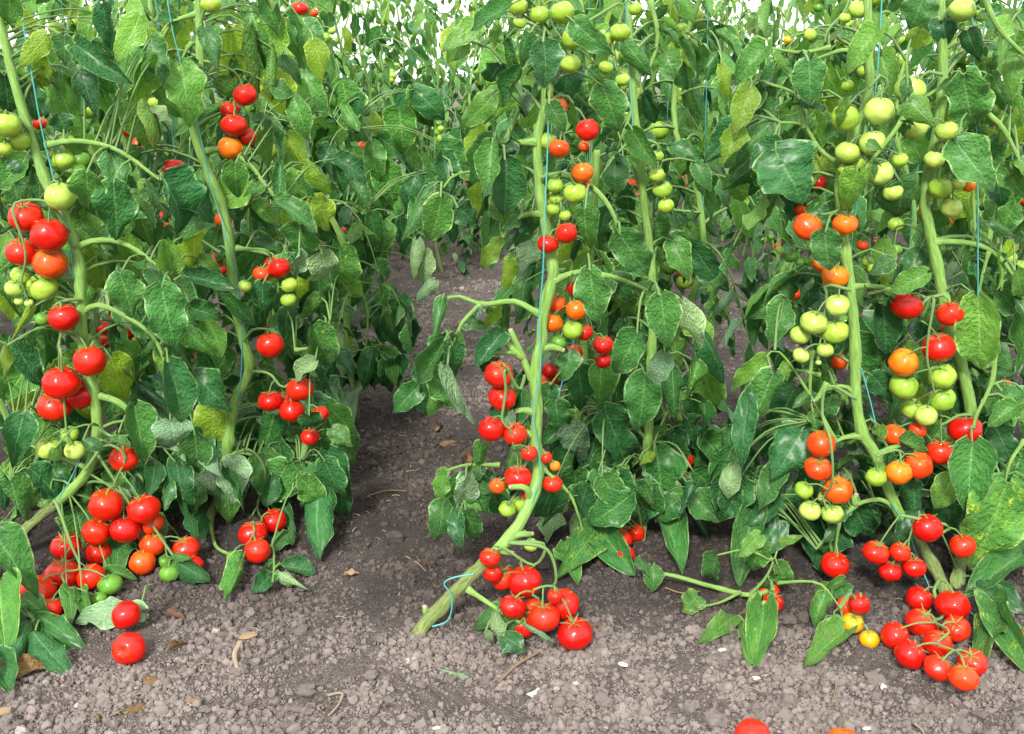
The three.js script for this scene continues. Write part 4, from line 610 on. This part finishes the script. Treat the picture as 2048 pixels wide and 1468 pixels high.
frontPlant({
  bush: [[1730, 1000, 2060, 1220, 14, -0.06, LOWS], [1760, 460, 2060, 900, 24, 0.14, MIDS], [1740, 880, 2060, 1230, 26, 0.14, LOWS], [1880, 0, 2060, 480, 18, 0.1, TOPS]],
  seed: 7, Z: 2.1, r: 0.012, label: 'rightmost front tomato plant with red and lime fruit hanging from one long truss',
  twineLabel: 'straight blue twine on the rightmost front plant', twine: [[[1942, -30], [1948, 120], [1955, 330], [1956, 600]], [[1930, 1215, -0.1], [1965, 1245, -0.12]]],
  stem: [[1880, -50], [1884, 60], [1886, 170], [1870, 290], [1850, 400], [1868, 500], [1886, 590], [1906, 680], [1928, 750], [1945, 860], [1940, 980], [1925, 1080], [1915, 1160]],
  stalks: [[0.0068, [1866, 484], [1920, 484], [1980, 500], [2030, 555]], [0.004, [1978, 502], [1965, 550], [1956, 595]], [0.006, [1960, -20, -0.1], [2000, 60, -0.1], [2060, 120, -0.1]], [0.006, [1950, 210, -0.05], [2000, 250, -0.06], [2050, 345, -0.06]], [0.0048, [1990, 700, -0.06], [1985, 760, -0.07], [1950, 840, -0.08], [1942, 885, -0.08]], [0.0045, [2050, 880, -0.05], [2022, 920, -0.06], [2010, 965, -0.07]], [0.005, [1905, 690], [1960, 730], [2010, 790]], [0.004, [1820, 215, -0.03], [1880, 175, -0.04], [1925, 150, -0.04]], [0.004, [1868, 420], [1890, 300], [1912, 285]], [0.004, [1940, 1140], [2000, 1130], [2040, 1125]]],
  leaves: [
    [1880, 22, 1896, 88, 54, 'deep', 0.0], [1935, 62, 1957, 118, 54, 'deep', -0.02], [1927, 148, 1953, 272, 78, 'mid', -0.1], [1912, 283, 1992, 380, 74, 'mid', -0.1], [1985, 152, 2032, 237, 44, 'mid', -0.04], [2042, 95, 2010, 172, 50, 'fresh', -0.04], [1955, 593, 1958, 748, 90, 'fresh', -0.12], [1945, 883, 1935, 1033, 98, 'mid', -0.14], [1905, 953, 1870, 1017, 52, 'fresh', -0.12], [2010, 963, 1955, 1152, 112, 'mottled', -0.16], [2038, 1128, 1944, 1192, 64, 'mid', -0.14], [2032, 813, 1974, 852, 52, 'mid', -0.1], [2055, 785, 1975, 812, 42, 'mid', -0.08], [1990, 1230, 2050, 1348, 62, 'mottled', -0.14], [1990, 1238, 1946, 1322, 54, 'mottled', -0.12], [2010, 330, 2050, 400, 50, 'mid', 0.0], [1990, 350, 2010, 420, 50, 'deep', 0.04], [2030, 410, 2000, 470, 44, 'mid', 0.0], [1980, 440, 2040, 470, 30, 'mid', -0.03], [1945, 520, 1990, 570, 46, 'deep', 0.04], [2000, 580, 2050, 640, 50, 'mid', 0.0], [1930, 760, 1930, 850, 60, 'deep', 0.02], [1985, 600, 2030, 680, 46, 'deep', 0.05], [2000, 700, 2045, 760, 50, 'mid', 0.02], [1990, 850, 2030, 930, 50, 'deep', 0.02], [1960, 1180, 2040, 1220, 50, 'deep', 0.0], [1880, 420, 1850, 470, 50, 'mid', 0.04], [1780, 620, 1790, 700, 52, 'deep', 0.06], [1840, 500, 1810, 560, 44, 'deep', 0.06], [1970, 20, 2010, 60, 44, 'deep', 0.0], [1990, 60, 2050, 40, 40, 'fresh', -0.06], [1890, 1000, 1860, 1080, 60, 'deep', 0.05], [1740, 960, 1780, 1020, 52, 'deep', 0.08], [2030, 540, 2050, 600, 40, 'fresh', -0.05], [1990, 1050, 2040, 1110, 60, 'mid', 0.0],
  ],
  trusses: [
    { at: [1883, 40], f: [[1925, 20, 26, 'P'], [1962, 30, 14, 'G']] }, { at: [1886, 150], off: -0.07, f: [[1820, 180, 31, 'P'], [1828, 250, 29, 'P'], [1893, 262, 22, 'P']] }, { at: [1872, 290], off: -0.04, at2: [[1888, 280]], f: [[1868, 320, 20, 'P'], [1880, 376, 23, 'G'], [1903, 415, 21, 'P'], [1910, 322, 15, 'G'], [1916, 368, 14, 'P'], [1938, 372, 13, 'O']] },
    { at: [1886, 590], at2: [[1850, 600], [1840, 640]], front: true, off: -0.08, f: [[1877, 695, 32, 'R'], [1812, 611, 32, 'R'], [1900, 628, 27, 'R'], [1807, 725, 29, 'O'], [1885, 752, 27, 'G'], [1807, 772, 28, 'G'], [1852, 831, 22, 'P'], [1884, 797, 26, 'G'], [1825, 817, 22, 'G']] },
    { at: [1942, 830], at2: [[1920, 830], [1880, 850]], off: -0.05, f: [[1930, 858, 33, 'R'], [1880, 905, 28, 'R'], [1790, 870, 25, 'Q'], [1835, 860, 18, 'Q']] }, { at: [2000, 560], off: 0.1, f: [[2022, 615, 14, 'R'], [2040, 612, 8, 'R']] }, { at: [1960, 1210], off: 0.02, f: [[2046, 1270, 12, 'R']] }, { at: [1980, 240, 0.7], off: 0.8, f: [[1985, 252, 8, 'R'], [2010, 250, 7, 'R'], [2000, 275, 8, 'D'], [2020, 298, 6, 'Q'], [1985, 300, 7, 'D']] },
  ], fill: { n: 15, from: 0.02, to: 0.95, side: [-0.1, 0.85] },
});
frontPlant({
  seed: 8, Z: 1.86, r: 0.009, label: 'low broad leaves of a tomato plant cropped by the left edge in front',
  stem: [[-90, 900], [-70, 1000], [-60, 1150], [-50, 1300]], stalks: [[[-65, 1080], [-40, 1065], [-10, 1070]], [[-60, 1180], [20, 1200], [80, 1250]], [[-60, 1170], [-20, 1180], [0, 1190]]],
  leaves: [[-15, 1068, 83, 1178, 84, 'mid', -0.04], [0, 1188, 15, 1328, 92, 'mid', -0.06], [80, 1250, 153, 1302, 44, 'deep', -0.06], [70, 1288, 141, 1356, 54, 'deep', -0.08], [-10, 1335, 25, 1392, 50, 'deep', -0.06], [30, 1240, 60, 1290, 44, 'deep', -0.03], [60, 1270, 20, 1340, 44, 'deep', -0.02], [45, 1195, 100, 1235, 40, 'mid', -0.04]], trusses: [], fill: { n: 0 },
});
frontPlant({
  seed: 9, old: 0.97, Z: 1.95, r: 0.0048, name: 'tomato_side_shoot', label: 'thin green side shoot trailing over the soil between the central and right plants', category: 'side shoot',
  stem: [[1290, 1143, 0.02], [1340, 1150, 0.0], [1420, 1172, -0.02], [1500, 1190, -0.04], [1545, 1180, -0.05]], foot: false,
  stalks: [[0.0035, [1500, 1190, -0.04], [1535, 1150, -0.05], [1555, 1100, -0.04]], [0.0032, [1480, 1185, -0.04], [1440, 1205, -0.08], [1395, 1215, -0.08]], [0.0034, [1545, 1175, -0.06], [1535, 1215, -0.1], [1525, 1238, -0.13]], [0.0034, [1530, 1205, -0.1], [1495, 1235, -0.13], [1480, 1275, -0.15]], [0.003, [1545, 1120, -0.04], [1490, 1100, -0.04], [1435, 1110, -0.04]], [0.0032, [1555, 1165, -0.05], [1640, 1168, -0.1], [1680, 1215, -0.14]]],
  leaves: [[1305, 1145, 1306, 1188, 40, 'mid', -0.02], [1275, 1115, 1300, 1140, 26, 'mid', 0], [1435, 1108, 1414, 1168, 42, 'mid', -0.05], [1395, 1197, 1368, 1226, 42, 'mottled', -0.08], [1530, 1088, 1490, 1152, 44, 'mid', -0.05], [1555, 1128, 1582, 1182, 40, 'mid', -0.06], [1525, 1235, 1510, 1330, 66, 'mid', -0.15], [1480, 1275, 1502, 1336, 40, 'fresh', -0.16], [1468, 1238, 1406, 1277, 38, 'fresh', -0.13], [1650, 1188, 1630, 1252, 42, 'mid', -0.14], [1668, 1238, 1650, 1282, 34, 'mid', -0.15], [1690, 1262, 1610, 1327, 66, 'fresh', -0.17], [1520, 1070, 1480, 1110, 30, 'fresh', -0.04], [1560, 1085, 1600, 1075, 18, 'fresh', -0.05], [1540, 1160, 1510, 1175, 22, 'mid', -0.06]],
  trusses: [{ at: [1545, 1180, -0.06], off: -0.06, f: [[1546, 1205, 21, 'R'], [1538, 1180, 20, 'R']] }, { at: [1680, 1215, -0.14], off: -0.16, f: [[1705, 1246, 22, 'Y'], [1738, 1279, 20, 'Y'], [1718, 1208, 21, 'R'], [1692, 1213, 20, 'Q'], [1718, 1202, 7, 'P']] }], fill: { n: 0 },
});

// tomatoes lying loose on the soil
function looseTomato(px, py, rp, col, axis, label, lift = 0) {
  const g0 = atY(px, py, 0.03), R = rp * depthOf(g0) / FOCAL, y = groundHeight(g0.x, g0.z) + R * 0.84 + lift, c = atY(px, py, y), k = fruitCount++, gi = k % FRUIT.length;
  const m = new THREE.Mesh(FRUIT[gi], SKIN[col][k % SKIN[col].length]); m.position.copy(c); m.scale.setScalar(R); m.quaternion.setFromUnitVectors(V(0, 1, 0), axis.normalize());
  part('calyx', CALYX[k % 4], SEPAL, m).scale.set(0.6, 1, 0.6); part('water_beads', BEADS[gi], WATER, m).userData.kind = 'stuff';
  thing(shade(m), 'loose_tomato', label, 'tomato');
}
looseTomato(258, 1297, 33, 'R', V(-0.15, 0.35, 0.9), 'flattish red tomato lying on soil at lower left, its stalk scar facing forward');
looseTomato(252, 1230, 28, 'R', V(0.1, -0.8, -0.5), 'red tomato resting upside down on a pale fallen leaf at lower left', 0.02);
looseTomato(1505, 1476, 37, 'R', V(0.1, -0.5, -0.6), 'red tomato on the soil cut by the bottom edge, left of the orange one');
looseTomato(1685, 1484, 33, 'Q', V(0.0, 0.7, -0.6), 'orange red tomato on the soil cut by the bottom edge, the right one of two');
// ------------------------------------------------------------------ twine of the plants behind, a post, litter on the soil
for (const [x, z, y0, where, nth] of bgTwineSpots) {
  const o = new THREE.Mesh(tube([V(x + 0.02, 0.02, z + 0.02), V(x + rr(-0.03, 0.03), y0 * 0.5, z + 0.03), V(x + rr(-0.04, 0.04), y0 + 0.55, z)], 0.0011, { sides: 4, step: 0.3 }), TWINE);
  shade(o); thing(o, 'support_twine', `blue twine on ${nth} plant of ${where}`, 'twine', `twine in ${where}`);
}
{
  const b = atZ(1352, 150, 8.2), WOOD = new THREE.MeshStandardMaterial({ color: new THREE.Color().setRGB(0.2, 0.13, 0.09), roughness: 0.9, bumpMap: fuzz, bumpScale: 0.002 });
  const o = new THREE.Mesh(tube([V(b.x, -0.05, b.z), V(b.x + 0.01, 1.2, b.z), V(b.x, 2.7, b.z)], 0.045, { sides: 10, step: 0.2, rough: 0.1 }), WOOD); shade(o); thing(o, 'wooden_post', 'pale brown wooden post standing far back between the rows', 'post');
}
const TAN = [[0.27, 0.18, 0.1], [0.2, 0.12, 0.06], [0.27, 0.21, 0.14], [0.12, 0.06, 0.035]].map((c) => new THREE.MeshStandardMaterial({ color: new THREE.Color().setRGB(...c), roughness: 0.95, bumpMap: fuzz, bumpScale: 0.001, side: THREE.DoubleSide }));
const SHELL = new THREE.MeshStandardMaterial({ color: new THREE.Color().setRGB(0.33, 0.31, 0.28), roughness: 0.6, side: THREE.DoubleSide });
const r7 = rng(707);
function scrap(px, py, size, ang, mat, name, label, category, geo) {
  const p = atY(px, py, 0.012), L = size * depthOf(p) / FOCAL; p.y = groundHeight(p.x, p.z) + 0.009;
  const m = new THREE.Mesh(geo ?? pick(CURLED, r7), mat); const d = V(Math.cos(ang), 0.05, -Math.sin(ang) * 1.3).normalize();
  layLeaf(m, p.clone().addScaledVector(d, -L / 2), p.clone().addScaledVector(d, L / 2), L * rr(0.4, 0.6, r7), V(rr(-0.3, 0.3, r7), 1, rr(-0.1, 0.4, r7)));
  thing(shade(m), name, label, category); return m;
}
scrap(315, 1357, 62, -0.3, LEAF.dry, 'dry_leaf', 'pale jagged dry leaf scrap on soil below the loose red tomato', 'dry leaf');
scrap(275, 1416, 56, 0.35, LEAF.dry, 'dry_leaf', 'papery dry leaf near the bottom left corner, the right one', 'dry leaf');
scrap(197, 1432, 44, 1.9, LEAF.dry, 'dry_leaf', 'upright curled dry leaf near the bottom left corner, the left one', 'dry leaf');
scrap(355, 1226, 48, -0.1, TAN[3], 'dry_leaf', 'reddish brown dead leaf on soil right of the pale fallen leaf', 'dry leaf');
scrap(358, 1292, 44, 0.8, LEAF.dry, 'dry_leaf', 'shrivelled brown leaf at the end of the low green shoot', 'dry leaf');
scrap(1195, 1242, 46, 0.2, TAN[3], 'dry_leaf', 'brown dead leaf behind the frontmost central tomato', 'dry leaf');
scrap(920, 1333, 84, -0.25, LEAF.pale, 'dry_leaf', 'whitish withered leaf on soil below the central stem foot', 'dry leaf');
scrap(1497, 1195, 62, 0.8, LEAF.dry, 'dry_leaf', 'beige curled dead leaf caught on the trailing side shoot', 'dry leaf');
scrap(55, 1342, 96, 0.4, LEAF.dry, 'dry_leaf', 'heap of straw coloured dead leaf under the bottom left leaves', 'dry leaf');
scrap(905, 875, 60, 0.5, LEAF.dry, 'dry_leaf', 'tangled brown dead leaf at the path edge left of the red pair', 'dry leaf');
scrap(930, 905, 56, 2.0, LEAF.dry, 'dry_leaf', 'lower brown dead leaf at the path edge by the central plant', 'dry leaf');
scrap(880, 845, 44, 1.2, TAN[1], 'dry_leaf', 'small brown dead leaf highest on the path edge litter', 'dry leaf');
scrap(330, 1062, 60, 0.6, LEAF.dry, 'dry_leaf', 'brown dead leaf on soil between the two left front plants', 'dry leaf');
scrap(590, 1120, 50, 2.3, LEAF.dry, 'dry_leaf', 'dead leaf under the second plant from the left', 'dry leaf');
scrap(705, 1135, 30, 0.4, TAN[0], 'dry_leaf', 'small orange brown leaf crumb on soil at the left path edge', 'dry leaf');
scrap(390, 1396, 34, 0.2, TAN[1], 'dry_leaf', 'small tan leaf crumb on soil near the bottom left', 'dry leaf');
scrap(1770, 1368, 26, 0.7, SHELL, 'shell_chip', 'pale chip on soil left of the big right hand cluster', 'chip');
const chipGeo = [1, 2, 3].map((s) => { const g = lump(s + 20, 1); g.scale(0.5, 0.5, 0.12); g.translate(0, 0.5, 0); return g; });
scrap(1247, 1322, 30, -0.5, SHELL, 'shell_chip', 'bright white shell chip on soil right of the central tomatoes', 'chip', chipGeo[0]);
scrap(873, 1447, 22, 0, SHELL, 'shell_chip', 'round white chip at the bottom edge left of centre', 'chip', chipGeo[1]);
scrap(1445, 1292, 24, 0.2, SHELL, 'shell_chip', 'white chip on soil left of the low side shoot leaves', 'chip', chipGeo[2]);
scrap(1512, 1349, 26, 0, SHELL, 'shell_chip', 'white chip just below the low side shoot leaf', 'chip', chipGeo[0]);
scrap(1735, 1446, 22, 0, SHELL, 'shell_chip', 'white chip near the bottom edge right of the orange red tomato', 'chip', chipGeo[1]);
scrap(10, 1432, 34, 0.3, TAN[0], 'wood_chip', 'pinkish wood chip in the bottom left corner', 'wood chip', chipGeo[2]);
scrap(498, 1271, 46, 0.3, TAN[0], 'wood_chip', 'tan wood chip lying flat on soil left of centre', 'wood chip', chipGeo[0]);
scrap(1075, 1378, 46, 0.5, SHELL, 'feather', 'small greyish white feather on the clods below the central tomatoes', 'feather');
function twig(pts, rad, mat, name, label, category) { const q = pts.map(([x, y]) => { const p = atY(x, y, 0.012); p.y = groundHeight(p.x, p.z) + 0.012; return p; }); const m = new THREE.Mesh(tube(q, (t) => rad * (1.1 - 0.4 * t), { sides: 6, step: 0.01, rough: 0.2 }), mat); thing(shade(m), name, label, category); }
twig([[482, 1290], [470, 1312], [474, 1342]], 0.0055, TAN[2], 'dry_twig', 'short thick pale twig standing out on soil below the flat wood chip', 'twig');
twig([[1078, 1302], [1035, 1330], [996, 1360]], 0.0028, TAN[1], 'dry_twig', 'straight brown twig slanting below the central tomatoes', 'twig');
twig([[655, 1390], [684, 1384], [676, 1408], [655, 1426]], 0.0022, TAN[2], 'straw', 'bent pale straw near the bottom edge left of centre', 'straw');
twig([[1668, 1352], [1672, 1370], [1664, 1398]], 0.0014, TAN[1], 'straw', 'thin brown straw standing left of the right hand cluster', 'straw');
twig([[1832, 1430], [1846, 1440], [1852, 1452]], 0.0018, TAN[2], 'straw', 'short pale straw near the bottom edge below the right cluster', 'straw');
twig([[735, 982], [770, 974], [812, 970]], 0.0016, TAN[1], 'straw', 'thin straw lying across the dark path', 'straw');
twig([[812, 1108], [836, 1122], [852, 1136]], 0.0018, TAN[1], 'straw', 'small brown straw on the path left of the central stem', 'straw');
twig([[1330, 1178], [1362, 1186], [1400, 1180]], 0.0016, TAN[1], 'straw', 'straw below the trailing side shoot', 'straw');
{ // fine plant litter strewn over the soil
  const r = rng(909), gs = [];
  for (let k = 0; k < 170; k++) {
    const zh = 1.2 + 2.4 * r() ** 1.2, x = zh > 2.2 ? rr(-0.6, 0, r) : rr(-1.1, 1.2, r), a = r() * 6.28, L = rr(0.006, 0.028, r), y = groundHeight(x, -zh) + 0.008;
    gs.push(tube([V(x, y, -zh), V(x + Math.cos(a) * L * 0.5 + rr(-0.003, 0.003, r), y + 0.003, -zh + Math.sin(a) * L * 0.5), V(x + Math.cos(a) * L, y, -zh + Math.sin(a) * L)], rr(0.0005, 0.0012, r), { sides: 4, step: 0.01 }));
  }
  const m = new THREE.Mesh(mergeGeometries(gs), TAN[2]); m.name = 'plant_litter'; m.castShadow = m.receiveShadow = true; m.userData = { kind: 'stuff' }; groundMesh.add(m);
}
renderer.render(scene, camera);
